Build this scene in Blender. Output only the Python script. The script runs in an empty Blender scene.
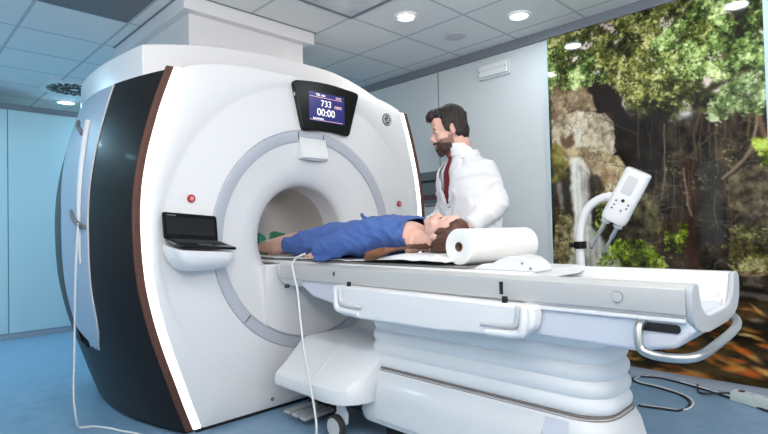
import bpy, bmesh, math, random
import numpy as np
from mathutils import Vector, Matrix, noise
random.seed(7); np.random.seed(7)
V = Vector; PI = math.pi
sc = bpy.context.scene; C = sc.collection

# ------------------------------------------------------------------ camera
F_PX = 519.1; YAW, PITCH, ROLL = .7921, .02261, -.02274
FW = V((-math.sin(YAW)*math.cos(PITCH), math.cos(YAW)*math.cos(PITCH), math.sin(PITCH)))
_r0 = V((math.cos(YAW), math.sin(YAW), 0)); _u0 = _r0.cross(FW)
RT = math.cos(ROLL)*_r0 + math.sin(ROLL)*_u0
UP = -math.sin(ROLL)*_r0 + math.cos(ROLL)*_u0
EYE = V((0, 0, 1.05))
cam_d = bpy.data.cameras.new('camera'); cam = bpy.data.objects.new('camera', cam_d); C.objects.link(cam)
cam_d.sensor_width = 36; cam_d.lens = F_PX/768*36; cam_d.clip_start = .02
cam.matrix_world = Matrix(((RT.x, UP.x, -FW.x, EYE.x), (RT.y, UP.y, -FW.y, EYE.y), (RT.z, UP.z, -FW.z, EYE.z), (0, 0, 0, 1)))
sc.camera = cam
def at(px, py, d):                       # a measured point of the room, d metres in front of the camera
    return EYE + d*(FW + (px-384)/F_PX*RT + (217-py)/F_PX*UP)
def on(ax, val, px, py):
    q = FW + (px-384)/F_PX*RT + (217-py)/F_PX*UP
    return EYE + q*((val-EYE[ax])/q[ax])

# ------------------------------------------------------------------ materials
def s2l(c): return tuple(((x/12.92) if x <= .04045 else ((x+.055)/1.055)**2.4) for x in c)
def rgb(r, g, b): return s2l((r/255, g/255, b/255)) + (1,)
MATS = {}
def mat(name, col, rough=.5, metal=0, coat=0, emit=None, estr=0, bump=0, bscale=40, var=0, vscale=8, trans=0, spec=.5, stretch=None, sss=0):
    m = bpy.data.materials.new(name); m.use_nodes = True; MATS[name] = m
    nt = m.node_tree; b = nt.nodes['Principled BSDF']
    b.inputs['Base Color'].default_value = col; b.inputs['Roughness'].default_value = rough
    b.inputs['Metallic'].default_value = metal; b.inputs['Coat Weight'].default_value = coat
    b.inputs['Coat Roughness'].default_value = .08
    b.inputs['Specular IOR Level'].default_value = spec
    b.inputs['Transmission Weight'].default_value = trans
    if sss: b.inputs['Subsurface Weight'].default_value = sss; b.inputs['Subsurface Scale'].default_value = .01
    if emit: b.inputs['Emission Color'].default_value = emit; b.inputs['Emission Strength'].default_value = estr
    if bump or var:
        tc = nt.nodes.new('ShaderNodeTexCoord'); mp = nt.nodes.new('ShaderNodeMapping')
        if stretch: mp.inputs['Scale'].default_value = stretch
        nt.links.new(tc.outputs['Object'], mp.inputs['Vector'])
    if bump:
        n = nt.nodes.new('ShaderNodeTexNoise'); n.inputs['Scale'].default_value = bscale; n.inputs['Detail'].default_value = 4
        bp = nt.nodes.new('ShaderNodeBump'); bp.inputs['Strength'].default_value = bump; bp.inputs['Distance'].default_value = .01
        nt.links.new(mp.outputs[0], n.inputs['Vector']); nt.links.new(n.outputs['Fac'], bp.inputs['Height']); nt.links.new(bp.outputs[0], b.inputs['Normal'])
    if var:
        n = nt.nodes.new('ShaderNodeTexNoise'); n.inputs['Scale'].default_value = vscale; n.inputs['Detail'].default_value = 5
        mx = nt.nodes.new('ShaderNodeMix'); mx.data_type = 'RGBA'
        mx.inputs[6].default_value = tuple(max(0, c*(1-var)) for c in col[:3]) + (1,)
        mx.inputs[7].default_value = tuple(min(1, c*(1+var)) for c in col[:3]) + (1,)
        nt.links.new(mp.outputs[0], n.inputs['Vector']); nt.links.new(n.outputs['Fac'], mx.inputs[0]); nt.links.new(mx.outputs[2], b.inputs['Base Color'])
    return m
white = mat('white gloss plastic', rgb(224, 225, 228), .35, coat=.25)
white2 = mat('white moulded plastic', rgb(226, 226, 229), .42)
greyplas = mat('light grey plastic', rgb(196, 198, 202), .4)
ringgrey = mat('pale blue grey ring', rgb(184, 189, 200), .35)
borewhite = mat('warm grey bore liner', rgb(188, 182, 178), .5)
capgrey = mat('satin grey cover', rgb(222, 221, 224), .32, coat=.15)
wenge = mat('dark wenge veneer', rgb(30, 25, 24), .4, coat=.03, spec=.14, var=.35, vscale=5, stretch=(14, 14, .7))
wenge_edge = mat('brown veneer edge', rgb(88, 55, 43), .4, var=.25, vscale=6, stretch=(14, 14, .7))
ledmat = mat('light strip', rgb(255, 255, 255), .4, emit=rgb(255, 250, 244), estr=1.6)
bluepanel = mat('pale side panel', rgb(168, 184, 204), .45)
blackp = mat('black gloss plastic', rgb(12, 12, 14), .25, spec=.25)
blackm = mat('black matt', rgb(20, 20, 22), .6)
paneljoint = mat('panel joint', rgb(120, 146, 158), .6)
darkgap = mat('dark joint', rgb(40, 40, 44), .7)
screenm = mat('blue screen', rgb(20, 20, 60), .25, emit=rgb(48, 48, 130), estr=.75)
textm = mat('screen text', rgb(240, 240, 245), .5, emit=rgb(250, 245, 250), estr=.9)
texto = mat('screen text small', rgb(240, 190, 180), .5, emit=rgb(240, 190, 190), estr=.7)
redm = mat('red button', rgb(165, 40, 52), .5)
steel = mat('brushed steel', rgb(190, 190, 190), .28, metal=1)
steel2 = mat('grey painted metal', rgb(160, 163, 165), .4, metal=.3)
railm = mat('silver grey rail', rgb(190, 190, 190), .35, metal=.15)
lilac = mat('cool white panel', rgb(204, 208, 220), .45)
bellowm = mat('white rubber bellows', rgb(240, 240, 242), .5)
seamm = mat('brown grey seam', rgb(130, 120, 116), .6)
padm = mat('dark grey vinyl', rgb(120, 118, 116), .5)
sheetm = mat('white cotton sheet', rgb(230, 230, 230), .8, bump=.12, bscale=60)
paperm = mat('white tissue paper', rgb(234, 234, 232), .85, bump=.1, bscale=120)
cardm = mat('brown cardboard', rgb(120, 95, 78), .8)
gownm = mat('blue non-woven gown', rgb(70, 100, 165), .75, bump=.15, bscale=220, var=.12, vscale=25)
greenm = mat('green non-woven', rgb(52, 134, 108), .8, bump=.3, bscale=80, var=.25, vscale=40)
skinf = mat('skin fair', rgb(226, 182, 166), .5, sss=.1, var=.06, vscale=20)
skinm = mat('skin', rgb(216, 170, 154), .5, sss=.1, var=.06, vscale=20)
mat('stubbled skin', rgb(146, 110, 98), .6, var=.1, vscale=80)
lipm = mat('lip', rgb(176, 92, 88), .45)
hairb = mat('brown hair', rgb(84, 53, 39), .45, bump=.9, bscale=60, var=.5, vscale=40, stretch=(.25, 1, 1))
mat('light brown hair', rgb(122, 78, 50), .5, bump=.9, bscale=80, var=.5, vscale=50, stretch=(.2, 1, 1))
haird = mat('black brown hair', rgb(36, 27, 24), .5, bump=.9, bscale=90, var=.5, vscale=60)
beardm = mat('dark beard', rgb(66, 46, 40), .65, bump=.8, bscale=200, var=.4, vscale=120)
coatm = mat('white cotton coat', rgb(229, 229, 232), .8, bump=.15, bscale=90)
shirtm = mat('white shirt', rgb(236, 236, 240), .75)
tiem = mat('dark red tie', rgb(112, 18, 32), .55, var=.15, vscale=200)
trous = mat('dark trousers', rgb(44, 48, 60), .8)
shoem = mat('black leather', rgb(22, 20, 20), .35)
eyew = mat('eye white', rgb(190, 178, 172), .25); iris = mat('dark iris', rgb(50, 34, 26), .2)
ceilvent = mat('grey perforated metal', rgb(118, 118, 124), .6, bump=.5, bscale=300)
tbar = mat('ceiling bar', rgb(158, 166, 172), .5)
trimg = mat('grey trim', rgb(120, 126, 136), .45)
basegrey = mat('grey coving', rgb(150, 158, 172), .55)
wallm = mat('pale laminate wall', rgb(206, 213, 217), .42)
walllam = mat('pale blue laminate', rgb(188, 214, 222), .38)
wallback = mat('plain wall', rgb(238, 238, 236), .7)
cablew = mat('white cable', rgb(226, 226, 224), .5); cableb = mat('black cable', rgb(24, 28, 36), .45)
lampm = mat('lamp glass', rgb(255, 255, 255), .4, emit=rgb(255, 252, 240), estr=9)
lampc = mat('cool lamp glass', rgb(235, 255, 255), .4, emit=rgb(205, 245, 255), estr=12)
chrome = mat('lamp rim', rgb(232, 232, 226), .3)
stripm = mat('power strip plastic', rgb(200, 212, 210), .45)
cabm = mat('grey cabinet frame', rgb(198, 204, 208), .45); cabglass = mat('dark cabinet door', rgb(112, 120, 126), .2, coat=.4)
brk = mat('breaker brown', rgb(90, 52, 48), .5)
clearm = mat('clear plastic diffuser', rgb(226, 230, 232), .25, coat=.4)
mat('dark latch', rgb(120, 122, 126), .45, metal=.2); mat('end cap grey', rgb(180, 183, 188), .4)
wheelm = mat('grey wheel', rgb(206, 206, 206), .5); tyre = mat('dark tyre', rgb(52, 54, 58), .6)
pedalm = mat('pedal grey', rgb(176, 180, 184), .5)
skym = mat('mottled translucent panel', rgb(214, 214, 220), .5, var=.5, vscale=6)

def mix_mat_floor():
    m = bpy.data.materials.new('blue linoleum'); m.use_nodes = True; nt = m.node_tree; b = nt.nodes['Principled BSDF']
    tc = nt.nodes.new('ShaderNodeTexCoord'); n = nt.nodes.new('ShaderNodeTexNoise'); n.inputs['Scale'].default_value = 9; n.inputs['Detail'].default_value = 8; n.inputs['Roughness'].default_value = .7
    r = nt.nodes.new('ShaderNodeValToRGB'); r.color_ramp.elements[0].position = .3; r.color_ramp.elements[1].position = .72
    r.color_ramp.elements[0].color = rgb(112, 146, 176); r.color_ramp.elements[1].color = rgb(138, 168, 194)
    nt.links.new(tc.outputs['Object'], n.inputs['Vector']); nt.links.new(n.outputs['Fac'], r.inputs[0]); nt.links.new(r.outputs[0], b.inputs['Base Color'])
    b.inputs['Roughness'].default_value = .35
    return m
floorm = mix_mat_floor()

TP = .569; TX0, TY0 = -2.209, .749       # ceiling tile pitch and origin
def mix_mat_ceiling():
    m = bpy.data.materials.new('ceiling tiles'); m.use_nodes = True; nt = m.node_tree; b = nt.nodes['Principled BSDF']
    g = nt.nodes.new('ShaderNodeNewGeometry'); sp = nt.nodes.new('ShaderNodeSeparateXYZ'); nt.links.new(g.outputs['Position'], sp.inputs[0])
    def M(op, a, bb):
        n = nt.nodes.new('ShaderNodeMath'); n.operation = op
        for i, x in enumerate((a, bb)):
            if x is None: continue
            if isinstance(x, (int, float)): n.inputs[i].default_value = x
            else: nt.links.new(x, n.inputs[i])
        return n.outputs[0]
    def line(sock, o):
        f = M('FRACT', M('DIVIDE', M('SUBTRACT', sock, o - 40*TP), TP), None)
        d = M('ABSOLUTE', M('SUBTRACT', f, .5), None)
        return M('GREATER_THAN', d, .5 - .011/TP)
    ln = M('MAXIMUM', line(sp.outputs[0], TX0), line(sp.outputs[1], TY0))
    n = nt.nodes.new('ShaderNodeTexNoise'); n.inputs['Scale'].default_value = 120; nt.links.new(g.outputs['Position'], n.inputs['Vector'])
    mx = nt.nodes.new('ShaderNodeMix'); mx.data_type = 'RGBA'; mx.inputs[6].default_value = rgb(228, 230, 230); mx.inputs[7].default_value = rgb(188, 193, 197)
    nt.links.new(ln, mx.inputs[0]); nt.links.new(mx.outputs[2], b.inputs['Base Color'])
    bp = nt.nodes.new('ShaderNodeBump'); bp.inputs['Strength'].default_value = .15; bp.inputs['Distance'].default_value = .01
    nt.links.new(n.outputs['Fac'], bp.inputs['Height']); nt.links.new(bp.outputs[0], b.inputs['Normal']); b.inputs['Roughness'].default_value = .75
    return m
ceilm = mix_mat_ceiling()

# ------------------------------------------------------------------ helpers
def root_loc(p):
    l = V((0, 0, 0))
    while p is not None: l = l + p.location; p = p.parent
    return l
def to_obj(name, me, m, parent=None, smooth=True, bevel=0, origin=None):
    o = bpy.data.objects.new(name, me); C.objects.link(o)
    if not me.materials:
        for mm in (m if isinstance(m, (list, tuple)) else [m]): me.materials.append(mm)
    if parent is not None:
        o.parent = parent; me.transform(Matrix.Translation(-root_loc(parent)))
    else:
        if origin is None:
            co = np.array([v.co[:] for v in me.vertices]); origin = V(((co[:, 0].min()+co[:, 0].max())/2, (co[:, 1].min()+co[:, 1].max())/2, co[:, 2].min()))
        me.transform(Matrix.Translation(-V(origin))); o.location = origin
    if smooth:
        for p in me.polygons: p.use_smooth = True
        me.set_sharp_from_angle(angle=math.radians(38))
    if bevel:
        b = o.modifiers.new('bevel', 'BEVEL'); b.width = bevel; b.segments = 3; b.limit_method = 'ANGLE'; b.angle_limit = math.radians(35); b.harden_normals = False
    return o
def obj(name, bm, m, parent=None, smooth=True, bevel=0, fixn=True, origin=None):
    if fixn: bmesh.ops.recalc_face_normals(bm, faces=bm.faces)
    me = bpy.data.meshes.new(name); bm.to_mesh(me); bm.free()
    return to_obj(name, me, m, parent, smooth, bevel, origin)
def thing(name, label, cat, loc, group=None):
    o = bpy.data.objects.new(name, None); C.objects.link(o); o.location = loc; o.empty_display_size = .1
    return tag(o, label, cat, group)
def tag(o, label, cat, group=None, kind=None):
    o['label'] = label; o['category'] = cat
    if group: o['group'] = group
    if kind: o['kind'] = kind
    return o
def struct(name, bm, m, label=None, **k):
    o = obj(name, bm, m, **k); o['kind'] = 'structure'
    if label: o['label'] = label
    return o
def NB(): return bmesh.new()
def loft(bm, rings, cap=True, closed=True):
    vs = [[bm.verts.new(p) for p in r] for r in rings]
    for a, b in zip(vs[:-1], vs[1:]):
        n = len(a)
        for i in range(n if closed else n-1):
            bm.faces.new((a[i], a[(i+1) % n], b[(i+1) % n], b[i]))
    if cap: bm.faces.new(vs[0][::-1]); bm.faces.new(vs[-1])
    return vs
def sring(c, u, v, ru, rv, n=24, p=2.0):
    c, u, v = V(c), V(u), V(v); out = []
    for i in range(n):
        a = 2*PI*i/n; ca, sa = math.cos(a), math.sin(a)
        out.append(c + u*ru*math.copysign(abs(ca)**(2/p), ca) + v*rv*math.copysign(abs(sa)**(2/p), sa))
    return out
def crom(pts, n=6):
    pts = [V(p) for p in pts]; P = [pts[0]*2-pts[1]] + pts + [pts[-1]*2-pts[-2]]; out = []
    for i in range(1, len(P)-2):
        for k in range(n):
            t = k/n; a, b, c, d = P[i-1:i+3]
            out.append(.5*((2*b) + (c-a)*t + (2*a-5*b+4*c-d)*t*t + (3*b-a-3*c+d)*t**3))
    out.append(pts[-1]); return out
def tube(bm, pts, rad, n=12, flat=None, cap=True):
    pts = [V(p) for p in pts]; L = len(pts); rings = []; ref = None
    for i, p in enumerate(pts):
        t = (pts[min(i+1, L-1)] - pts[max(i-1, 0)]).normalized()
        if ref is None:
            ref = V((0, 0, 1)) if abs(t.z) < .9 else V((1, 0, 0))
        x = t.cross(ref).normalized(); y = x.cross(t).normalized(); ref = y
        r = rad(i/(L-1)) if callable(rad) else (rad[i] if isinstance(rad, (list, tuple)) else rad)
        fx, fy = flat if flat else (1, 1)
        rings.append([p + x*math.cos(2*PI*k/n)*r*fx + y*math.sin(2*PI*k/n)*r*fy for k in range(n)])
    loft(bm, rings, cap)
def ctube(bm, pts, rads, n=12, k=5, flat=None):
    P = crom(pts, k); rr = crom([(r, 0, 0) for r in rads], k)
    tube(bm, P, [max(.001, r.x) for r in rr], n, flat)
def ell(bm, c, r, M=None, seg=20, rings=14):
    c = V(c); rg = []
    for i in range(1, rings):
        th = PI*i/rings
        rg.append([V((r[0]*math.sin(th)*math.cos(2*PI*k/seg), r[1]*math.sin(th)*math.sin(2*PI*k/seg), -r[2]*math.cos(th))) for k in range(seg)])
    f = (lambda q: (M @ q if M else q) + c)
    vs = [[bm.verts.new(f(q)) for q in ring] for ring in rg]
    b0 = bm.verts.new(f(V((0, 0, -r[2])))); b1 = bm.verts.new(f(V((0, 0, r[2]))))
    for a, b in zip(vs[:-1], vs[1:]):
        for k in range(seg): bm.faces.new((a[k], a[(k+1) % seg], b[(k+1) % seg], b[k]))
    for k in range(seg):
        bm.faces.new((b0, vs[0][(k+1) % seg], vs[0][k])); bm.faces.new((b1, vs[-1][k], vs[-1][(k+1) % seg]))
def box(bm, a, b):
    x0, y0, z0 = a; x1, y1, z1 = b
    loft(bm, [[V((x0, y0, z)), V((x1, y0, z)), V((x1, y1, z)), V((x0, y1, z))] for z in (z0, z1)])
def prism(bm, poly, ax, a, b):            # poly in the two other axes, in x,y,z order
    def mk(p, t):
        q = list(p); q.insert(ax, t); return V(q)
    loft(bm, [[mk(p, a) for p in poly], [mk(p, b) for p in poly]])
def cyl(bm, a, b, r, n=24, r2=None):
    a, b = V(a), V(b); t = (b-a).normalized(); ref = V((0, 0, 1)) if abs(t.z) < .9 else V((1, 0, 0))
    x = t.cross(ref).normalized(); y = x.cross(t)
    loft(bm, [sring(a, x, y, r, r, n), sring(b, x, y, r2 or r, r2 or r, n)])
def rrect(x0, y0, x1, y1, r, n=6):
    out = []
    for cx, cy, a0 in ((x1-r, y1-r, 0), (x0+r, y1-r, PI/2), (x0+r, y0+r, PI), (x1-r, y0+r, 1.5*PI)):
        for k in range(n+1):
            a = a0 + PI/2*k/n; out.append((cx+r*math.cos(a), cy+r*math.sin(a)))
    return out
def remesh(bm, voxel, it=6, fac=.5):
    bmesh.ops.recalc_face_normals(bm, faces=bm.faces)
    me = bpy.data.meshes.new('tmp'); bm.to_mesh(me); bm.free()
    o = bpy.data.objects.new('tmp', me); C.objects.link(o)
    m = o.modifiers.new('r', 'REMESH'); m.mode = 'VOXEL'; m.voxel_size = voxel
    s = o.modifiers.new('s', 'SMOOTH'); s.iterations = it; s.factor = fac
    bpy.context.view_layer.update()
    dg = bpy.context.evaluated_depsgraph_get(); dg.update()
    me2 = bpy.data.meshes.new_from_object(o.evaluated_get(dg))
    bpy.data.objects.remove(o); bpy.data.meshes.remove(me)
    return me2
def displace(me, fn):
    me.update(); nor = [v.normal.copy() for v in me.vertices]
    for v, n in zip(me.vertices, nor): v.co = v.co + n*fn(v.co, n)
    me.update()
def del_faces(me, cond):
    bm = bmesh.new(); bm.from_mesh(me); bm.faces.ensure_lookup_table()
    bmesh.ops.delete(bm, geom=[f for f in bm.faces if cond(f.calc_center_median(), f.normal)], context='FACES')
    bm.to_mesh(me); bm.free(); me.update()
def text_mesh(body, size, loc, xdir, ydir, extrude=.0006):
    cu = bpy.data.curves.new('t', 'FONT'); cu.body = body; cu.size = size; cu.extrude = extrude; cu.align_x = 'CENTER'; cu.align_y = 'CENTER'
    o = bpy.data.objects.new('t', cu); C.objects.link(o); bpy.context.view_layer.update()
    dg = bpy.context.evaluated_depsgraph_get(); me = bpy.data.meshes.new_from_object(o.evaluated_get(dg)); bpy.data.objects.remove(o)
    x, y = V(xdir).normalized(), V(ydir).normalized(); z = x.cross(y)
    me.transform(Matrix(((x.x, y.x, z.x, loc[0]), (x.y, y.y, z.y, loc[1]), (x.z, y.z, z.z, loc[2]), (0, 0, 0, 1))))
    me.materials.clear(); return me
# ------------------------------------------------------------------ the room
ZC = 2.575; YW = 3.78; XB = -6.5; XR = 1.9; YN = -2.4; XF = -7.28
b = NB(); box(b, (XF-.1, YN-.1, -.1), (XR+.1, YW+.1, 0)); struct('floor', b, floorm, 'blue linoleum floor', smooth=False, origin=(0, 0, 0))
b = NB(); box(b, (XF-.1, YN-.1, ZC), (XR+.1, YW+.1, ZC+.1)); struct('ceiling', b, ceilm, 'suspended tile ceiling', smooth=False, origin=(0, 0, ZC))
b = NB(); box(b, (XF, YW, 0), (XR, YW+.1, ZC)); struct('wall_right', b, wallm, 'pale grey laminate wall', smooth=False)
b = NB(); box(b, (XF-.1, YN, 0), (XF, YW, ZC)); struct('wall_far', b, wallback, smooth=False)
b = NB(); box(b, (XR, YN, 0), (XR+.1, YW, ZC)); struct('wall_near', b, wallback, smooth=False)
b = NB(); box(b, (XF, YN-.1, 0), (XR, YN, ZC)); struct('wall_left', b, wallback, smooth=False)
# built-in panelling at the back: separate laminate boards with dark joints between them
b = NB(); box(b, (XB-.06, YN, 0), (XB-.012, YW, 2.37)); struct('wall_back', b, paneljoint, smooth=False)
ys = [YN, -1.43, -.22, .995, 2.21, 3.42, YW]
for i in range(len(ys)-1):
    b = NB(); box(b, (XB-.014, ys[i]+.004, .065), (XB, ys[i+1]-.004, 2.37)); struct('wall_back', b, walllam, smooth=False, bevel=.003)
b = NB(); box(b, (XB-.1, YN, 2.37), (XB+.012, YW, 2.43)); struct('trim_1', b, trimg, smooth=False)
b = NB(); box(b, (XB-.014, YN, 0), (XB+.008, YW, .06)); struct('baseboard_back', b, basegrey, smooth=False)
b = NB(); box(b, (XB+.015, YW-.03, 2.505), (XR, YW, ZC-.001)); struct('trim_2', b, trimg, smooth=False)
b = NB(); prism(b, [(YW, 0), (YW-.025, 0), (YW-.012, .025), (YW-.012, .055), (YW, .055)], 0, XB+.015, XR); struct('baseboard_right', b, basegrey)
b = NB(); box(b, (-3.07, YW-.004, .06), (-3.062, YW, 2.5)); struct('trim_3', b, trimg, smooth=False)
b = NB(); box(b, (-1.972, YW-.02, .06), (-1.955, YW, 2.5)); struct('trim_4', b, walllam, smooth=False)
b = NB(); box(b, (-.575, YW-.02, .06), (-.545, YW, 2.5)); struct('trim_5', b, walllam, smooth=False)

# duct casing between the scanner and the ceiling
dt = thing('duct_casing', 'boxed white duct casing with crown trim rising from scanner top to ceiling', 'casing', (-3.85, 1.92, 2.176))
b = NB(); box(b, (-4.44, 1.465, 2.176), (-3.25, 2.367, ZC-.005)); obj('duct_box', b, capgrey, dt, smooth=False)
b = NB(); prism(b, [(1.407, 2.48), (2.43, 2.48), (2.43, ZC-.004), (1.407, ZC-.004)], 0, -4.5, -3.185); obj('crown_trim', b, capgrey, dt, bevel=.004)
b = NB(); box(b, (-4.51, 1.395, ZC-.006), (-3.175, 2.44, ZC-.001)); obj('shadow_gap', b, trimg, dt, smooth=False)

# ceiling fittings
def downlight(x, y, label, lm, r=.075):
    t = thing('downlight', label, 'ceiling light', (x, y, ZC-.012), 'ceiling downlights')
    b = NB(); vs = []
    prof = [(r*.72, .004), (r*.78, -.002), (r*.95, -.004), (r, .004), (r, .0115)]
    rings = [sring((x, y, ZC-.012+z), (1, 0, 0), (0, 1, 0), q, q, 32) for q, z in prof]
    loft(b, rings, False); obj('lamp_rim', b, chrome, t)
    b = NB(); loft(b, [sring((x, y, ZC-.0065), (1, 0, 0), (0, 1, 0), r*.74, r*.74, 32), sring((x, y, ZC-.0035), (1, 0, 0), (0, 1, 0), r*.74, r*.74, 32)]); obj('lamp_glass', b, lm, t)
    return t
t = downlight(-2.5, 2.735, 'round downlight with two small bulbs beside the grey mottled ceiling panel', lampm, .085)
for s in (-1, 1):
    b = NB(); ell(b, (-2.5+s*.035, 2.735+s*.035, ZC-.012), (.014, .014, .008)); obj('bulb', b, chrome, t)
downlight(-1.943, 3.337, 'bright cool downlight in ceiling just above top of mural', lampc, .085)
downlight(-6.71, 1.574, 'bright downlight at far left beyond the round air diffuser', lampc, .11)
b = NB(); sx, sy = -2.506, 3.315
loft(b, [sring((sx, sy, ZC-z), (1, 0, 0), (0, 1, 0), r, r, 32) for r, z in ((.088, .0008), (.088, .006), (.076, .011), (.05, .011))])
tag(obj('ceiling_speaker', b, greyplas), 'flat round grey speaker grille in ceiling between two downlights', 'speaker')
# swirl diffuser
df = thing('air_diffuser', 'square air diffuser with round black swirl slots, far left ceiling', 'air diffuser', (-6.06, 1.5, ZC-.012))
b = NB(); box(b, (-6.34, 1.22, ZC-.01), (-5.78, 1.78, ZC-.0005)); obj('face_plate', b, wallback, df, bevel=.002)
for k in range(20):
    a = 2*PI*k/20
    for r0, r1 in ((.045, .135), (.15, .25)):
        b = NB(); ca, sa = math.cos(a+r0), math.sin(a+r0); cb, sb = math.cos(a+r0+.32), math.sin(a+r0+.32); w = .013 if r0 < .1 else .02
        p = V((-6.06+ca*r0, 1.5+sa*r0, 0)); q = V((-6.06+cb*r1, 1.5+sb*r1, 0)); n = (q-p).cross(V((0, 0, 1))).normalized()*w
        loft(b, [[v+V((0, 0, z)) for v in (p-n, p+n, q+n, q-n)] for z in (ZC-.0125, ZC-.0098)]); obj('slot', b, blackm, df, smooth=False)
# grey perforated panel (left) and mottled panel (centre)
b = NB(); box(b, (-3.914+.012, .749+.012, ZC-.006), (-3.345-.012, 1.318-.012, ZC-.0005))
tag(obj('return_grille', b, ceilvent, smooth=False), 'dark grey perforated ceiling panel left of the duct casing', 'ceiling panel')
sk = thing('translucent_panel', 'mottled grey translucent ceiling panel in dark frame, top centre', 'ceiling panel', (-2.49, 2.17, ZC-.012))
x0, x1, y0, y1 = -2.778, -2.209, 1.887, 2.456
for a, c in (((x0, y0), (x1, y0+.022)), ((x0, y1-.022), (x1, y1)), ((x0, y0+.022), (x0+.022, y1-.022)), ((x1-.022, y0+.022), (x1, y1-.022))):
    b = NB(); box(b, (*a, ZC-.012), (*c, ZC-.0005)); obj('frame_bar', b, trimg, sk, smooth=False)
b = NB(); box(b, (x0+.022, y0+.022, ZC-.006), (x1-.022, y1-.022, ZC-.001)); obj('diffuser', b, skym, sk, smooth=False)

# emergency light
el = thing('emergency_light', 'slim rectangular emergency light high on the wall left of the mural', 'emergency light', (-2.45, YW, 2.3))
L0, L1, z0, z1 = -2.607, -2.287, 2.315, 2.452
b = NB(); prism(b, rrect(L0, z0, L1, z1, .02), 1, YW-.022, YW+.004); obj('back_box', b, wallm, el, bevel=.004)
b = NB(); prism(b, rrect(L0+.016, z0+.016, L1-.016, z1-.016, .02), 1, YW-.04, YW-.022); obj('diffuser', b, clearm, el, bevel=.01)
b = NB(); box(b, (L0+.03, YW-.0415, (z0+z1)/2-.003), (L1-.03, YW-.039, (z0+z1)/2+.003)); obj('lamp_tube', b, greyplas, el)
for xx in (L0+.03, L1-.03):
    b = NB(); cyl(b, (xx, YW-.043, (z0+z1)/2), (xx, YW-.039, (z0+z1)/2), .005, 10); obj('screw', b, trimg, el)

# distribution board behind the doctor
db = thing('distribution_board', 'grey wall cabinet with dark glazed door and breakers behind the scanner edge', 'electrical cabinet', (-3.2, YW, 1.2))
fx0, fx1, fz0, fz1 = -3.37, -3.0, 1.26, 1.59
b = NB(); box(b, (fx0, YW-.05, fz0), (fx1, YW, fz1)); obj('housing', b, cabm, db, bevel=.006)
b = NB(); box(b, (fx0+.018, YW-.062, fz0+.014), (fx1-.018, YW-.0505, fz1-.018)); dr = obj('door', b, cabglass, db, bevel=.004)
b = NB(); box(b, (fx0+.05, YW-.0635, 1.47), (fx1-.05, YW-.0615, 1.495)); obj('label_strip', b, blackm, dr, smooth=False)
for k in range(7):
    b = NB(); box(b, (fx0+.05+k*.04, YW-.066, 1.31), (fx0+.08+k*.04, YW-.0615, 1.36)); obj('breaker', b, brk, dr, smooth=False)
tb = thing('cable_box', 'plain light grey wall box below the glazed electrical cabinet', 'wall box', (-3.2, YW, .88))
b = NB(); box(b, (fx0, YW-.05, .88), (fx1, YW, 1.245)); obj('housing', b, cabm, tb, bevel=.006)
b = NB(); box(b, (fx0+.015, YW-.06, .90), (fx1-.015, YW-.0505, 1.22)); obj('cover', b, wallm, tb, bevel=.004)

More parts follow.
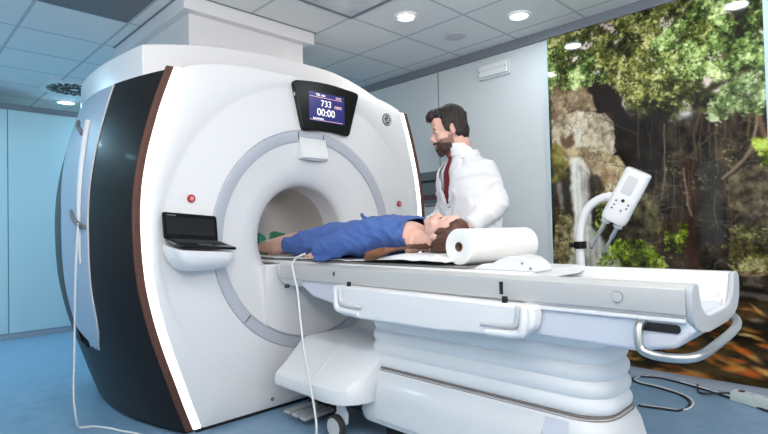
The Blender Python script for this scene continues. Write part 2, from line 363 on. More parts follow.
# ------------------------------------------------------------------ the mural: a flat glossy photo print of a waterfall garden
def make_mural():
    X0, X1, Z0, Z1 = -1.955, -.575, .055, 2.505
    step = .0045; W = int((X1-X0)/step); H = int((Z1-Z0)/step)
    xs = np.linspace(X0, X1, W); zs = np.linspace(Z1, Z0, H)
    PX = W/(X1-X0)
    rng = np.random.RandomState(3)
    def up(a, h, w):
        yi = np.linspace(0, a.shape[0]-1.001, h); xi = np.linspace(0, a.shape[1]-1.001, w)
        y0 = yi.astype(int); x0 = xi.astype(int); fy = (yi-y0)[:, None]; fx = (xi-x0)[None]
        fy = fy*fy*(3-2*fy); fx = fx*fx*(3-2*fx)
        A = a[y0][:, x0]; B = a[y0][:, x0+1]; Cc = a[y0+1][:, x0]; D = a[y0+1][:, x0+1]
        return (A*(1-fx)+B*fx)*(1-fy) + (Cc*(1-fx)+D*fx)*fy
    def fbm(cy, cx, octv=5, gain=.55):
        s = np.zeros((H, W)); amp = 1; tot = 0
        for o in range(octv):
            s += amp*up(rng.rand(int(cy*2**o)+2, int(cx*2**o)+2), H, W); tot += amp; amp *= gain
        return s/tot
    gx, gy = np.meshgrid(np.arange(W), np.arange(H))
    def uv(p):                               # a point of the print, measured on the wall
        q = on(1, YW, *p); return ((q.x-X0)*PX, (Z1-q.z)*H/(Z1-Z0))
    def blur(a, n):
        for _ in range(n):
            a = (a + np.roll(a, 1, 0) + np.roll(a, -1, 0))/3; a = (a + np.roll(a, 1, 1) + np.roll(a, -1, 1))/3
        return a
    wob = (fbm(18, 10, 6, .62)-.5)*38; wob2 = (fbm(18, 10, 6, .62)-.5)*38
    def poly(pts, soft=2, w=1.0):
        P = [uv(p) for p in pts]; X = gx+wob*w; Y = gy+wob2*w; ins = np.zeros((H, W), bool); n = len(P)
        for i in range(n):
            xa, ya = P[i]; xb, yb = P[(i+1) % n]
            if ya == yb: continue
            c = ((ya > Y) != (yb > Y)) & (X < (xb-xa)*(Y-ya)/(yb-ya)+xa); ins ^= c
        return blur(ins.astype(float), soft)
    img = np.zeros((H, W, 3))
    def put(mask, colr): img[:] = img*(1-mask[..., None]) + np.asarray(colr)*mask[..., None]
    def grad(n, cols):
        n = np.clip(n, 0, 1); k = len(cols)-1; i = np.minimum((n*k).astype(int), k-1); f = (n*k-i)[..., None]
        cc = np.array(cols, float); return cc[i]*(1-f)+cc[i+1]*f
    def ctr(n, g=2.2): return np.clip((n-.5)*g+.5, 0, 1)
    # dark cliff base with faint vertical streaks and cracks
    def ridge(cy, cx, o=4): return 1-np.abs(fbm(cy, cx, o)-.5)*2
    n = ctr(.32*fbm(9, 16)+.48*fbm(26, 16)+.2*fbm(70, 40, 3), 2.8)
    img[:] = grad(n, [(22, 18, 14), (38, 32, 26), (58, 49, 38), (98, 86, 66)])
    put(np.clip((ridge(18, 5)-.93)*11, 0, 1)*.55, (120, 110, 92))
    put(np.clip((ridge(7, 14)-.95)*14, 0, 1)*.4, (96, 84, 66))
    sky = poly([(540, -40), (790, -60), (790, 95), (700, 118), (640, 118), (600, 108), (540, 100)], 4)
    put(sky, grad(ctr(fbm(34, 22), 3.0), [(28, 27, 17), (44, 46, 24), (70, 74, 36), (96, 96, 60), (196, 180, 176)]))
    rk = [(50, 40, 30), (104, 88, 64), (158, 142, 112), (196, 182, 152)]
    def rock(pts, cols=rk, g=2.6, sc_=(22, 14)):
        m_ = poly(pts, 1, .38); n_ = .45*fbm(*sc_)+.35*fbm(sc_[0]*3, sc_[1]*3, 3)+.2*fbm(10, 6)
        put(m_, grad(ctr(n_, g), cols)); put(m_*np.clip((ridge(sc_[0], sc_[1])-.9)*9, 0, 1)*.6, np.array(cols[0])*.8)
    put(poly([(583, 78), (615, 88), (626, 116), (600, 116), (588, 96)], 3), (34, 27, 23))
    put(poly([(612, 112), (665, 110), (672, 160), (640, 215), (612, 160)], 5)*.75, (32, 27, 24))
    rock([(552, 84), (576, 82), (592, 95), (598, 112), (560, 120), (552, 120)], [(60, 48, 36), (112, 94, 70), (152, 134, 108), (186, 170, 144)], 2.2)
    rock([(552, 117), (575, 113), (605, 115), (613, 123), (617, 150), (612, 158), (560, 150), (554, 150)], [(92, 78, 60), (150, 136, 112), (190, 178, 154), (214, 204, 182)], 2.2)
    rock([(554, 148), (590, 150), (620, 156), (628, 170), (616, 200), (602, 204), (594, 178), (577, 160), (556, 178)], [(88, 72, 50), (138, 120, 88), (180, 164, 128), (208, 194, 160)], 2.2)
    put(poly([(562, 132), (576, 135), (573, 150), (563, 147)], 3)*.8, (86, 60, 42))
    put(poly([(598, 165), (612, 164), (612, 182), (600, 182)], 5)*.4, (130, 88, 60))
    put(poly([(555, 142), (567, 150), (566, 182), (556, 182)], 3)*.85, grad(ctr(fbm(30, 16), 2.4), [(60, 58, 24), (118, 112, 50), (160, 152, 92)]))
    put(poly([(556, 180), (574, 178), (576, 215), (556, 225)], 3)*.8, (46, 40, 32)); put(poly([(590, 165), (600, 180), (604, 205), (592, 200)], 2)*.85, (44, 38, 30))
    rock([(640, 190), (655, 198), (666, 225), (652, 240), (626, 232)], [(28, 26, 18), (54, 50, 34), (92, 86, 58), (136, 128, 96)])
    rock([(556, 215), (572, 212), (580, 240), (575, 268), (556, 268)], [(34, 31, 20), (66, 60, 38), (116, 106, 72), (166, 156, 118)])
    rock([(724, 182), (745, 166), (790, 166), (790, 212), (760, 214), (726, 206)], [(40, 33, 25), (78, 69, 52), (112, 101, 78), (146, 134, 108)])
    rock([(728, 228), (760, 216), (790, 220), (790, 276), (732, 272)], [(34, 28, 18), (64, 54, 34), (100, 86, 56), (146, 130, 92)], 3.0)
    rock([(596, 250), (620, 238), (655, 244), (662, 270), (596, 275)], [(22, 24, 10), (52, 58, 20), (96, 106, 40), (146, 156, 78)], 2.8, (36, 24))
    put(poly([(682, 158), (698, 158), (700, 270), (684, 270)], 2, .3)*.7, grad(fbm(30, 6), [(30, 16, 10), (54, 32, 22), (78, 50, 34)]))
    put(poly([(700, 162), (720, 160), (722, 246), (702, 246)], 4, .3)*.6, (58, 57, 57))
    put(poly([(660, 215), (690, 210), (690, 292), (664, 292)], 4, .3)*.45, grad(fbm(16, 30), [(28, 22, 18), (84, 72, 62)]))
    def line(pts, w, colr, a=1.0):
        P = [uv(p) for p in pts]; d = np.full((H, W), 1e9)
        for (xa, ya), (xb, yb) in zip(P[:-1], P[1:]):
            dx, dy = xb-xa, yb-ya; t = np.clip(((gx+wob*.12-xa)*dx+(gy-ya)*dy)/(dx*dx+dy*dy+1e-6), 0, 1)
            d = np.minimum(d, np.hypot(gx+wob*.12-xa-t*dx, gy-ya-t*dy))
        put(np.clip(1.2-d/w, 0, 1)*a, colr)
    for k in range(60):
        x = rng.uniform(636, 768); y = rng.uniform(95, 190); c = rng.uniform(70, 128); l = rng.uniform(14, 60)
        line([(x, y), (x+rng.uniform(-3, 3), y+l*.5), (x+rng.uniform(-4, 4), y+l)], .9, (c, c*.88, c*.68), rng.uniform(.15, .5))
    line([(758, 112), (756, 130), (752, 146), (740, 163), (722, 178)], 2.6, (140, 120, 96), .9); line([(755, 146), (745, 158), (730, 168)], 2, (122, 105, 82), .8)
    line([(684, 168), (688, 205), (692, 215)], 1.8, (124, 110, 92), .8); line([(664, 125), (666, 170), (662, 200)], 1.2, (124, 116, 98), .7)
    line([(700, 108), (694, 135), (697, 160)], 2.6, (82, 66, 48), .8); line([(757, 108), (763, 130), (768, 150)], 4, (112, 88, 64), .9); line([(750, 108), (748, 135)], 2.4, (98, 78, 56), .8)
    line([(600, 118), (640, 135)], 1.4, (74, 66, 54), .6); line([(612, 165), (660, 172)], 1.2, (80, 72, 58), .6)
    line([(690, 100), (720, 84), (765, 68)], 4, (44, 36, 28), .8); line([(668, 100), (690, 82), (712, 70)], 3, (50, 42, 30), .7); line([(640, 108), (655, 92), (672, 86)], 2, (44, 38, 26), .7)
    # waterfall
    st = np.clip(up(rng.rand(5, 120), H, W)*.5+fbm(30, 40, 4)*.9-.2, 0, 1)
    def fall(pts, a, soft=4):
        put(np.clip(poly(pts, soft, .35)*a*(.4+.75*st), 0, 1), (226, 226, 218))
    fall([(570, 160), (580, 157), (590, 166), (590, 200), (592, 240), (578, 244), (573, 200)], .95)
    fall([(571, 158), (579, 158), (582, 200), (584, 240), (578, 242)], 1.0); fall([(559, 182), (564, 182), (565, 210), (560, 210)], .6); fall([(574, 125), (581, 125), (582, 148), (576, 148)], .6)
    fall([(576, 222), (594, 228), (620, 258), (622, 274), (568, 274)], .8, 8)
    # pond
    pond = poly([(540, 272), (790, 288), (790, 410), (540, 390)], 2, .3)
    put(pond, grad(ctr(fbm(26, 5), 2.6), [(16, 13, 7), (30, 24, 12), (46, 36, 18), (74, 56, 28)]))
    put(poly([(735, 291), (790, 296), (790, 303), (735, 297)], 2, .4)*.6, (112, 104, 94))
    for k in range(80):
        x = rng.uniform(600, 775); y = rng.uniform(305, 384); q = uv((x, y)); a = rng.normal(.12, .22); l = rng.uniform(7, 15)*(1+(y-305)/150); wd = rng.uniform(1.3, 2.6)*(1+(y-305)/90)
        colr = [(214, 120, 44), (186, 84, 26), (226, 166, 88), (190, 140, 58), (120, 56, 18), (216, 200, 150)][rng.choice(6, p=[.28, .22, .2, .14, .12, .04])]
        X_ = gx-q[0]; Y_ = gy-q[1]+.25*wob2
        u_ = X_*math.cos(a)+Y_*math.sin(a); v_ = -X_*math.sin(a)+Y_*math.cos(a)
        put(np.clip(1.35-np.hypot(u_/l, v_/(wd*(1.1+.5*u_/l))), 0, 1)*rng.uniform(.3, .85), colr)
    for k in range(5): put(np.clip(1.2-np.hypot((gx-uv((640+k*16, 369+k*2))[0])/26, (gy-uv((640+k*16, 369+k*2))[1])/(9)), 0, 1)*.35, (176, 104, 44))
    # leaves: thousands of small strokes, in clumps
    def leaves(n_, region, pal, size, a=(.5, .95), thr=.42):
        P = [uv(p) for p in region]; xa, xb = min(p[0] for p in P), max(p[0] for p in P); ya, yb = min(p[1] for p in P), max(p[1] for p in P)
        m_ = poly(region, 8, 1.2); c1 = fbm(20, 12, 5, .7)
        for _ in range(n_):
            x = rng.uniform(xa, xb); y = rng.uniform(ya, yb); xi, yi = int(x), int(y)
            if not (0 <= xi < W and 0 <= yi < H) or rng.rand() > m_[yi, xi]: continue
            if c1[yi, xi] < thr-.06+.12*rng.rand(): continue
            s = rng.uniform(*size); t_ = rng.uniform(0, PI); r_ = int(s*1.5)+2
            ys_, xs_ = slice(max(0, yi-r_), min(H, yi+r_+1)), slice(max(0, xi-r_), min(W, xi+r_+1))
            X_, Y_ = gx[ys_, xs_]-x, gy[ys_, xs_]-y
            u_ = X_*math.cos(t_)+Y_*math.sin(t_); v_ = -X_*math.sin(t_)+Y_*math.cos(t_)
            k = np.clip(1.4-np.hypot(u_/s, v_/(s*.55)), 0, 1)*rng.uniform(*a)
            lum = float(np.clip((c1[yi, xi]-.52)*3.6+.42+rng.normal(0, .24), 0, .999)); f = lum*(len(pal)-1); i = int(f); f -= i
            cc = np.array(pal[i])*(1-f)+np.array(pal[i+1])*f
            img[ys_, xs_] = img[ys_, xs_]*(1-k[..., None]) + cc*k[..., None]
    G1 = [(24, 26, 8), (52, 58, 18), (90, 96, 34), (140, 144, 66), (198, 196, 130)]
    G2 = [(22, 30, 10), (52, 70, 28), (94, 120, 56), (146, 170, 98), (206, 218, 158)]
    G3 = [(50, 66, 32), (98, 120, 68), (142, 164, 106), (184, 202, 146), (216, 226, 184)]
    G4 = [(40, 56, 8), (96, 120, 22), (146, 170, 48), (196, 214, 100)]
    SZ = (1.3, 3.4)
    leaves(9000, [(540, 30), (600, 10), (700, -20), (740, -10), (715, 60), (665, 100), (600, 85), (545, 80)], G1, SZ)
    leaves(2600, [(545, 50), (580, 46), (608, 80), (575, 90), (546, 86)], G2, SZ)
    leaves(9000, [(650, 45), (690, 10), (790, -40), (790, 78), (740, 82), (700, 80), (655, 74)], G2, SZ)
    leaves(3000, [(600, 60), (680, 55), (705, 88), (690, 112), (625, 100)], G1, (1.2, 2.8), (.4, .9))
    leaves(2400, [(703, 122), (712, 96), (735, 82), (790, 62), (790, 106), (750, 110), (712, 126)], G3, SZ, (.4, .85), .38)
    leaves(500, [(752, 140), (790, 135), (790, 166), (758, 166)], G4, (1.6, 4.4), (.6, 1), .38)
    leaves(1500, [(598, 248), (625, 238), (664, 250), (668, 272), (598, 272)], G4, (1.2, 3), (.4, .9), .44)
    leaves(300, [(664, 225), (688, 222), (686, 252), (668, 250)], G4, (1.4, 3.6)); leaves(220, [(594, 190), (606, 196), (606, 236), (596, 236)], G4, (1.2, 2.6), (.4, .8))
    leaves(700, [(728, 225), (790, 225), (790, 270), (735, 270)], G1, (1.4, 3), (.3, .7)); leaves(900, [(655, 150), (790, 110), (790, 230), (665, 262)], G1, (1.2, 2.6), (.2, .5), .55)
    leaves(350, [(556, 205), (575, 210), (575, 268), (556, 268)], G1, (1.2, 2.6), (.3, .8))
    img *= 1.04
    img += (rng.rand(H, W, 1)-.5)*14
    img = np.clip(img, 0, 255)/255
    lin = np.where(img <= .04045, img/12.92, ((img+.055)/1.055)**2.4)
    # a thin panel: front grid carries the print
    YF = YW-.016
    co = np.zeros((H, W, 3)); co[..., 0] = xs[None]; co[..., 1] = YF; co[..., 2] = zs[:, None]
    idx = np.arange(H*W).reshape(H, W)
    fa = np.stack([idx[:-1, :-1], idx[1:, :-1], idx[1:, 1:], idx[:-1, 1:]], -1).reshape(-1, 4).tolist()
    vs = co.reshape(-1, 3).tolist(); n0 = len(vs)
    cs = [(X0, Z0), (X1, Z0), (X1, Z1), (X0, Z1)]
    vs += [(x, YF, z) for x, z in cs] + [(x, YW-.001, z) for x, z in cs]
    for i in range(4):
        j = (i+1) % 4; fa.append([n0+i, n0+4+i, n0+4+j, n0+j])
    fa.append([n0+4, n0+7, n0+6, n0+5])
    me = bpy.data.meshes.new('waterfall_mural'); me.from_pydata(vs, [], fa)
    at_ = me.color_attributes.new('print', 'FLOAT_COLOR', 'POINT')
    buf = np.ones((len(vs), 4), np.float32); buf[:, :3] = .02; buf[:n0, :3] = lin.reshape(-1, 3); at_.data.foreach_set('color', buf.ravel())
    m = bpy.data.materials.new('glossy printed laminate'); m.use_nodes = True; nt = m.node_tree; bs = nt.nodes['Principled BSDF']
    a = nt.nodes.new('ShaderNodeAttribute'); a.attribute_name = 'print'; nt.links.new(a.outputs['Color'], bs.inputs['Base Color'])
    bs.inputs['Roughness'].default_value = .07; bs.inputs['Specular IOR Level'].default_value = .32
    o = to_obj('waterfall_mural', me, m, smooth=False)
    tag(o, 'large glossy photo mural of jungle trees, rocks, waterfall and orange fish', 'mural')
make_mural()
# ------------------------------------------------------------------ the scanner
GY, GX, GZ = 1.985, -2.65, 1.0
ZK = [0, .135, .27, .43, .59, .775, .95, 1.135, 1.3, 1.47, 1.7, 1.91, 2.1]
WK = [.785, .836, .88, .935, .983, 1.024, 1.042, 1.048, 1.038, 1.008, .946, .872, .79]
def hw(z): return float(np.interp(z, ZK, WK))
_zz = np.linspace(0, 2.1, 211); _ww = np.interp(_zz, ZK, WK)
for _ in range(30): _ww[1:-1] = (_ww[:-2]+_ww[2:]+_ww[1:-1])/3
def hw(z): return float(np.interp(z, _zz, _ww))
def bul(X, z=1.0):
    B = .170 - .022*math.exp(-((z-1.15)/.45)**2); return B-(B-.039)*((X+3.4)/.74)**2
def side(s, X, z, off=0): return V((X, GY + s*(hw(z)+bul(X, z)+off), z))
ms = thing('mri_scanner', 'white magnetic resonance scanner with dark wood sides and round bore', 'scanner', (-3.4, GY, 0))
LW = .043
def ztop(y): return 2.008 - .088*(min(abs(y), .9)/.84)**4
def inside(y, z, ins=0): return .02+ins <= z <= ztop(y)-ins and abs(y) <= hw(z)-LW-ins
def Rout(a, ins=0):
    lo, hi = .5, 1.8
    for _ in range(40):
        m = (lo+hi)/2
        if inside(m*math.cos(a), GZ+m*math.sin(a), ins): lo = m
        else: hi = m
    return lo
N = 360
b = NB(); rings = []
prof = [(.680, GX-.03), (.680, GX-.008), (.684, GX-.004), (.72, GX-.004), (.80, GX-.008), (.88, GX-.008), (.935, GX-.006), (.958, GX-.004), (.964, GX)]
for r, X in prof:
    rings.append([V((X, GY+min(r, Rout(2*PI*k/N, .03))*math.cos(2*PI*k/N), GZ+min(r, Rout(2*PI*k/N, .03))*math.sin(2*PI*k/N))) for k in range(N)])
for ins, X in ((.012, GX), (.003, GX-.004), (0, GX-.012), (0, GX-.06)):
    rings.append([V((X, GY+Rout(2*PI*k/N, ins)*math.cos(2*PI*k/N), GZ+Rout(2*PI*k/N, ins)*math.sin(2*PI*k/N))) for k in range(N)])
loft(b, rings, False); obj('front_panel', b, white, ms)
# ring band and flared bore
BZ = 1.01
b = NB(); loft(b, [sring((X, GY, GZ), (0, 1, 0), (0, 0, 1), r, r, 128) for r, X in ((.6795, GX-.02), (.679, GX-.006), (.675, GX-.003), (.62, GX-.006), (.612, GX-.012), (.612, GX-.03))], False); obj('trim_ring', b, ringgrey, ms)
for a in (1.42, 1.72, 3.9, 5.6):
    b = NB(); c, s = math.cos(a), math.sin(a)
    ny, nz = -s*.0025, c*.0025
    loft(b, [[V((X, GY+c*r+sg*ny, GZ+s*r+sg*nz)) for r, sg in ((.618, -1), (.672, -1), (.672, 1), (.618, 1))] for X in (GX-.006, GX-.0025)]); obj('ring_joint', b, darkgap, ms, smooth=False)
b = NB(); rg = []
def fl(r, X, t): rg.append(sring((X, GY, GZ+(BZ-GZ)*t), (0, 1, 0), (0, 0, 1), r, r, 128))
fl(.612, GX-.02, 0); fl(.608, GX-.014, 0)
BR = .326; XE = -2.79; A_, B_ = .26, XE-(GX-.022)
for k in range(14):
    u = 1-(k/13); r = BR+.265*(1-math.sqrt(max(0, 1-u*u))) if k else BR+.265
    fl(r, XE-B_*u, (1-u))
fl(BR, -2.95, 1)
loft(b, rg, False); obj('bore_flare', b, white, ms)
b = NB(); loft(b, [sring((X, GY, BZ), (0, 1, 0), (0, 0, 1), r, r, 128) for r, X in ((BR, -2.95), (BR, -4.25), (BR+.1, -4.33), (BR+.02, -4.33), (BR+.02, -2.95))], False); obj('bore_tunnel', b, borewhite, ms)
# rear shell so the body is closed
b = NB(); XRr = -4.28
loft(b, [sring((XRr-.04, GY, BZ), (0, 1, 0), (0, 0, 1), BR+.08, BR+.08, N), [V((XRr-.04, GY+Rout(2*PI*k/N, .02)*.98*math.cos(2*PI*k/N), GZ+Rout(2*PI*k/N, .02)*.98*math.sin(2*PI*k/N))) for k in range(N)],
         [V((XRr, GY+Rout(2*PI*k/N, -.0)*math.cos(2*PI*k/N), GZ+Rout(2*PI*k/N, 0)*math.sin(2*PI*k/N))) for k in range(N)]], False); obj('rear_panel', b, white2, ms)
def zline(z0, z1, n): return [z0+(z1-z0)*k/n for k in range(n+1)]
ZL = zline(.025, 1.915, 60)
def sheet_side(s, Xs, zs_fn, name, m, off=0, thick=.012):
    b = NB(); outer = []; inner = []
    for X in Xs:
        zs = zs_fn(X); outer.append([side(s, X, z, off) for z in zs]); inner.append([side(s, X, z, off-thick) for z in zs])
    n = len(outer[0])
    rings = [o + i[::-1] for o, i in zip(outer, inner)]
    loft(b, rings, True); return obj(name, b, m, ms)
for s in (-1, 1):
    # light strip on the front edge
    b = NB(); rg = []
    for z in ZL:
        w = hw(z); y = lambda q: GY+s*q
        rg.append([V((GX-.05, y(w-LW+.001), z)), V((GX-.003, y(w-LW+.001), z)), V((GX-.002, y(w-.006), z)), V((GX-.008, y(w-.001), z)), V((GX-.05, y(w-.001), z))])
    loft(b, rg); obj('light_strip', b, ledmat, ms)
    # brown edge and dark veneer
    b = NB(); loft(b, [[V((X, GY+s*(hw(z)+q), z)) for X, q in ((GX-.05, .0005), (GX-.006, .0005), (GX-.004, .004), (GX-.006, .034), (GX-.012, .0385), (GX-.05, .03))] for z in ZL]); obj('veneer_edge', b, wenge_edge, ms)
    def bound(z):         # front edge of the pale inset panel
        return np.interp(z, [.40, .45, .52, .6, .8, 1.0, 1.17, 1.45, 1.7, 1.9], [-3.19, -3.16, -3.105, -3.08, -3.06, -3.05, -3.05, -3.05, -3.06, -3.085])
    Z2 = zline(.025, 1.89, 60)
    b = NB(); rg = []
    for z in Z2:
        xb = float(bound(z)) if z > .40 else -3.4
        Xs = [GX-.0125 + (xb-(GX-.0125))*k/14 for k in range(15)]
        rg.append([side(s, X, z, 0) for X in Xs] + [side(s, X, z, -.014) for X in Xs[::-1]])
    loft(b, rg); obj('veneer_panel', b, wenge, ms)
    # lower rear plinth in dark veneer
    def zlow(X): return float(np.interp(X, [-4.28, -3.9, -3.6, -3.4, -3.22, -3.1], [.62, .50, .44, .41, .395, .39]))
    Xp = [-3.41-.87*k/20 for k in range(21)]
    sheet_side(s, Xp, lambda X: zline(.025, zlow(X)-.006, 12), 'rear_plinth', wenge, -.004, .012)
    # pale inset side panel
    b = NB(); rg = []
    for z in zline(.41, 1.89, 50):
        xb = float(bound(z))-.006
        xe = float(np.interp(z, [.52, 1.2, 1.5, 1.9], [-3.50, -3.53, -3.66, -4.0])) if z > .52 else float(np.interp(z, [.40, .44, .5, .52], [xb-.05, -3.30, -3.47, -3.50]))
        Xs = [xb+(xe-xb)*k/14 for k in range(15)]
        rg.append([side(s, X, z, -.002) for X in Xs] + [side(s, X, z, -.014) for X in Xs[::-1]])
    loft(b, rg); sp = obj('side_panel', b, bluepanel, ms)
    b = NB(); P = [side(s, float(bound(z))-.003, z, .001) for z in zline(.415, 1.885, 40)]; tube(b, P, .006, 8); obj('edge_trim', b, greyplas, ms)
    b = NB(); P = [side(s, float(np.interp(z, [.9, 1.1, 1.3, 1.5, 1.7], [-3.17, -3.17, -3.18, -3.21, -3.27])), z, -.001) for z in zline(.9, 1.7, 30)]
    tube(b, P, lambda t: .006+.014*t**.6, 8); obj('groove_trim', b, white2, sp)
    # dark rear edge band
    Xd = [-3.505-.775*k/12 for k in range(13)]
    sheet_side(s, Xd, lambda X: zline(zlow(X), 1.89, 40), 'rear_band', wenge, -.004, .012)
    # lever latches
    for za, zb, xx in ((1.715, 1.625, -3.39), (1.185, 1.095, -3.23)):
        b = NB(); p0 = side(s, xx, za, .022); p1 = side(s, xx+.13, zb, .016)
        ctube(b, [p0, (p0+p1)/2+V((0, s*.012, 0)), p1], [.011, .013, .015], 10); ctube(b, [p1, side(s, xx+.13, zb, -.01)], [.013, .013], 10)
        obj('latch_lever', b, MATS['dark latch'], ms)
    # round call button
    b = NB(); cyl(b, (GX-.004, GY+s*.79, 1.232), (GX+.006, GY+s*.79, 1.232), .021, 24); bt = obj('button_ring', b, redm, ms, bevel=.002)
    b = NB(); cyl(b, (GX+.006, GY+s*.79, 1.232), (GX+.009, GY+s*.79, 1.232), .011, 20); obj('button_cap', b, mat('pink cap', rgb(222, 150, 150), .4) if 'pink cap' not in MATS else MATS['pink cap'], bt)
# top cap: crowned cover following the sides
XCF = -2.83
def capz(y): return 2.172 - .125*(abs(y)/1.0)**2.2 - (.085*min(1, (y-.3)/.6)**1.5 if y > .3 else 0)
def capw(X): return .868+bul(X, 1.95)
b = NB(); Xs = [XCF-.004*0] + [XCF-(4.24+XCF)*0 - (4.24-2.83)*k/24 for k in range(1, 25)]
rg = []
for X in Xs:
    w = capw(X)+.004; ring = [V((X, GY+w*t, (capz(w*t) - .02*((X-XCF)/1.4)**2))) for t in np.linspace(-1, 1, 41)]
    ring += [V((X, GY+w, 1.885)), V((X, GY-w, 1.885))]; rg.append(ring)
loft(b, rg); cp = obj('top_cover', b, capgrey, ms, bevel=.004)
for s in (-1, 1):
    b = NB(); tube(b, [side(s, -3.42, z, -.004) + V((0, s*.0, 0)) for z in (1.89, 1.96, 2.03)], .003, 6); obj('cover_joint', b, greyplas, cp)
# plinth under the front
b = NB(); box(b, (-2.76, GY-.77, 0), (-2.67, GY+.77, .024)); obj('kick_plate', b, blackm, ms, smooth=False)
b = NB(); rg = []
for z in (0, .026): rg.append([side(-1, X, .02, -.03)*1 + V((0, 0, z-.02)) for X in np.linspace(-2.7, -4.2, 16)] + [side(1, X, .02, -.03) + V((0, 0, z-.02)) for X in np.linspace(-4.2, -2.7, 16)])
loft(b, rg); obj('base_plinth', b, blackm, ms)
b = NB(); cyl(b, (GX-.004, 1.665, .07), (GX+.002, 1.665, .07), .012, 16); obj('screw', b, trimg, ms)
# display
def fz(p): return (p[0], p[1])
YD = 2.1; tl, tr, br, bl = (1.832, 1.972), (2.372, 1.975), (2.275, 1.668), (1.905, 1.668)
def rpoly(P, r, n=5, arcs=()):
    out = []
    m = len(P)
    for i in range(m):
        p = V(P[i]); a = (V(P[i-1])-p).normalized(); c = (V(P[(i+1) % m])-p).normalized()
        for k in range(n+1):
            t = k/n; q0 = p+a*r; q1 = p+c*r
            out.append(tuple((1-t)**2*q0 + 2*t*(1-t)*p + t*t*q1))
    return out
top = [(tl[0]+(tr[0]-tl[0])*t, 1.9735+.022*(1-(2*t-1)**2)) for t in np.linspace(0, 1, 9)]
bot = [(br[0]+(bl[0]-br[0])*t, 1.668+.016*(1-(2*t-1)**2)) for t in np.linspace(0, 1, 7)]
pl = rpoly([tl], 0) if 0 else None
poly_d = [tuple(p) for p in top] + [tuple(p) for p in bot]
def roundcorners(P, r):
    out = []; m = len(P)
    for i in range(m):
        p = V(P[i]); a = V(P[i-1])-p; c = V(P[(i+1) % m])-p
        ang = a.angle(c)
        if ang < 2.3:
            a.normalize(); c.normalize()
            for k in range(6):
                t = k/5; out.append(tuple((1-t)**2*(p+a*r) + 2*t*(1-t)*p + t*t*(p+c*r)))
        else: out.append(tuple(p))
    return out
b = NB(); prism(b, roundcorners(poly_d, .03), 0, GX-.004, GX+.032); bz = obj('display_bezel', b, blackp, ms, bevel=.006)
XS = GX+.0325
s0, s1, t0, t1 = 1.946, 2.235, 1.742, 1.927
b = NB(); box(b, (XS-.002, s0, t0), (XS+.001, s1, t1)); obj('screen', b, screenm, bz, smooth=False)
TX = XS+.0015
def txt(body, size, y, z, m, name='screen_text'):
    me = text_mesh(body, size, (TX, y, z), (0, 1, 0), (0, 0, 1)); return to_obj(name, me, m, bz, smooth=False)
txt('733', .058, 2.082, 1.858, textm); txt('mm', .040, 2.180, 1.850, texto); txt('00:00', .066, 2.080, 1.800, textm)
txt('TBL mm', .022, 2.038, 1.911, textm); txt('00:00', .020, 2.185, 1.909, texto); txt('REMAINING', .016, 2.018, 1.758, textm)
for z in (1.895, 1.748):
    b = NB(); box(b, (TX-.0005, s0+.006, z), (TX+.0008, s1-.02, z+.0022)); obj('screen_line', b, texto, bz, smooth=False)
b = NB(); ell(b, (GX+.014, 1.852, 1.90), (.008, .004, .02)); obj('side_key', b, greyplas, bz)
# round emblem
ge = (2.665, 1.842)
b = NB(); cyl(b, (GX-.004, *ge), (GX+.004, *ge), .046, 40); em = obj('emblem', b, mat('emblem grey', rgb(52, 62, 76), .35, .1), ms, bevel=.002)
b = NB(); loft(b, [sring((GX+x, *ge), (0, 1, 0), (0, 0, 1), r, r, 40) for r, x in ((.036, .0036), (.036, .0056), (.040, .0056), (.040, .0036))], False); obj('emblem_ring', b, greyplas, em)
me = text_mesh('GE', .056, (GX+.005, *ge), (0, 1, 0), (0, 0, 1)); to_obj('emblem_letters', me, greyplas, em, smooth=False)
for k in range(4):
    a = PI/4+k*PI/2; b = NB(); P = [(GX+.005, ge[0]+.032*math.cos(a+d)*(1-.12*abs(d)), ge[1]+.032*math.sin(a+d)*(1-.12*abs(d))) for d in np.linspace(-.5, .5, 7)]
    tube(b, P, .0016, 6); obj('emblem_swirl', b, greyplas, em)
# little white hatch under the display
b = NB(); rg = []
for X, t in ((GX-.016, 0), (GX+.012, .3), (GX+.03, .75), (GX+.004, 1.0)):
    pass
Pz = [(GX-.012, 1.635), (GX+.004, 1.632), (GX+.03, 1.53), (GX+.034, 1.505), (GX+.018, 1.495), (GX-.02, 1.5), (GX-.03, 1.52)]
prism(b, Pz, 1, 1.892, 2.095); obj('light_port', b, white, ms, bevel=.006)
b = NB(); ell(b, (GX+.012, 2.0, 1.494), (.012, .07, .006)); obj('port_lens', b, greyplas, ms)
# tray under the laptop
b = NB(); rg = []
for z, x1, y0, y1 in ((.990, -2.43, 1.025, 1.345), (.965, -2.43, 1.025, 1.345), (.92, -2.44, 1.045, 1.34), (.885, -2.47, 1.075, 1.325), (.868, -2.52, 1.10, 1.30)):
    x0 = GX-.004; r = .06 if z > .9 else .05
    rg.append([V((x, y, z - .14*(x-GX)*(1 if z > .93 else .45) - (.075*(y-1.18) if z > .93 else 0))) for x, y in rrect(x0, y0, x1, y1, r)])
loft(b, rg); obj('laptop_tray', b, white, ms, bevel=.006)

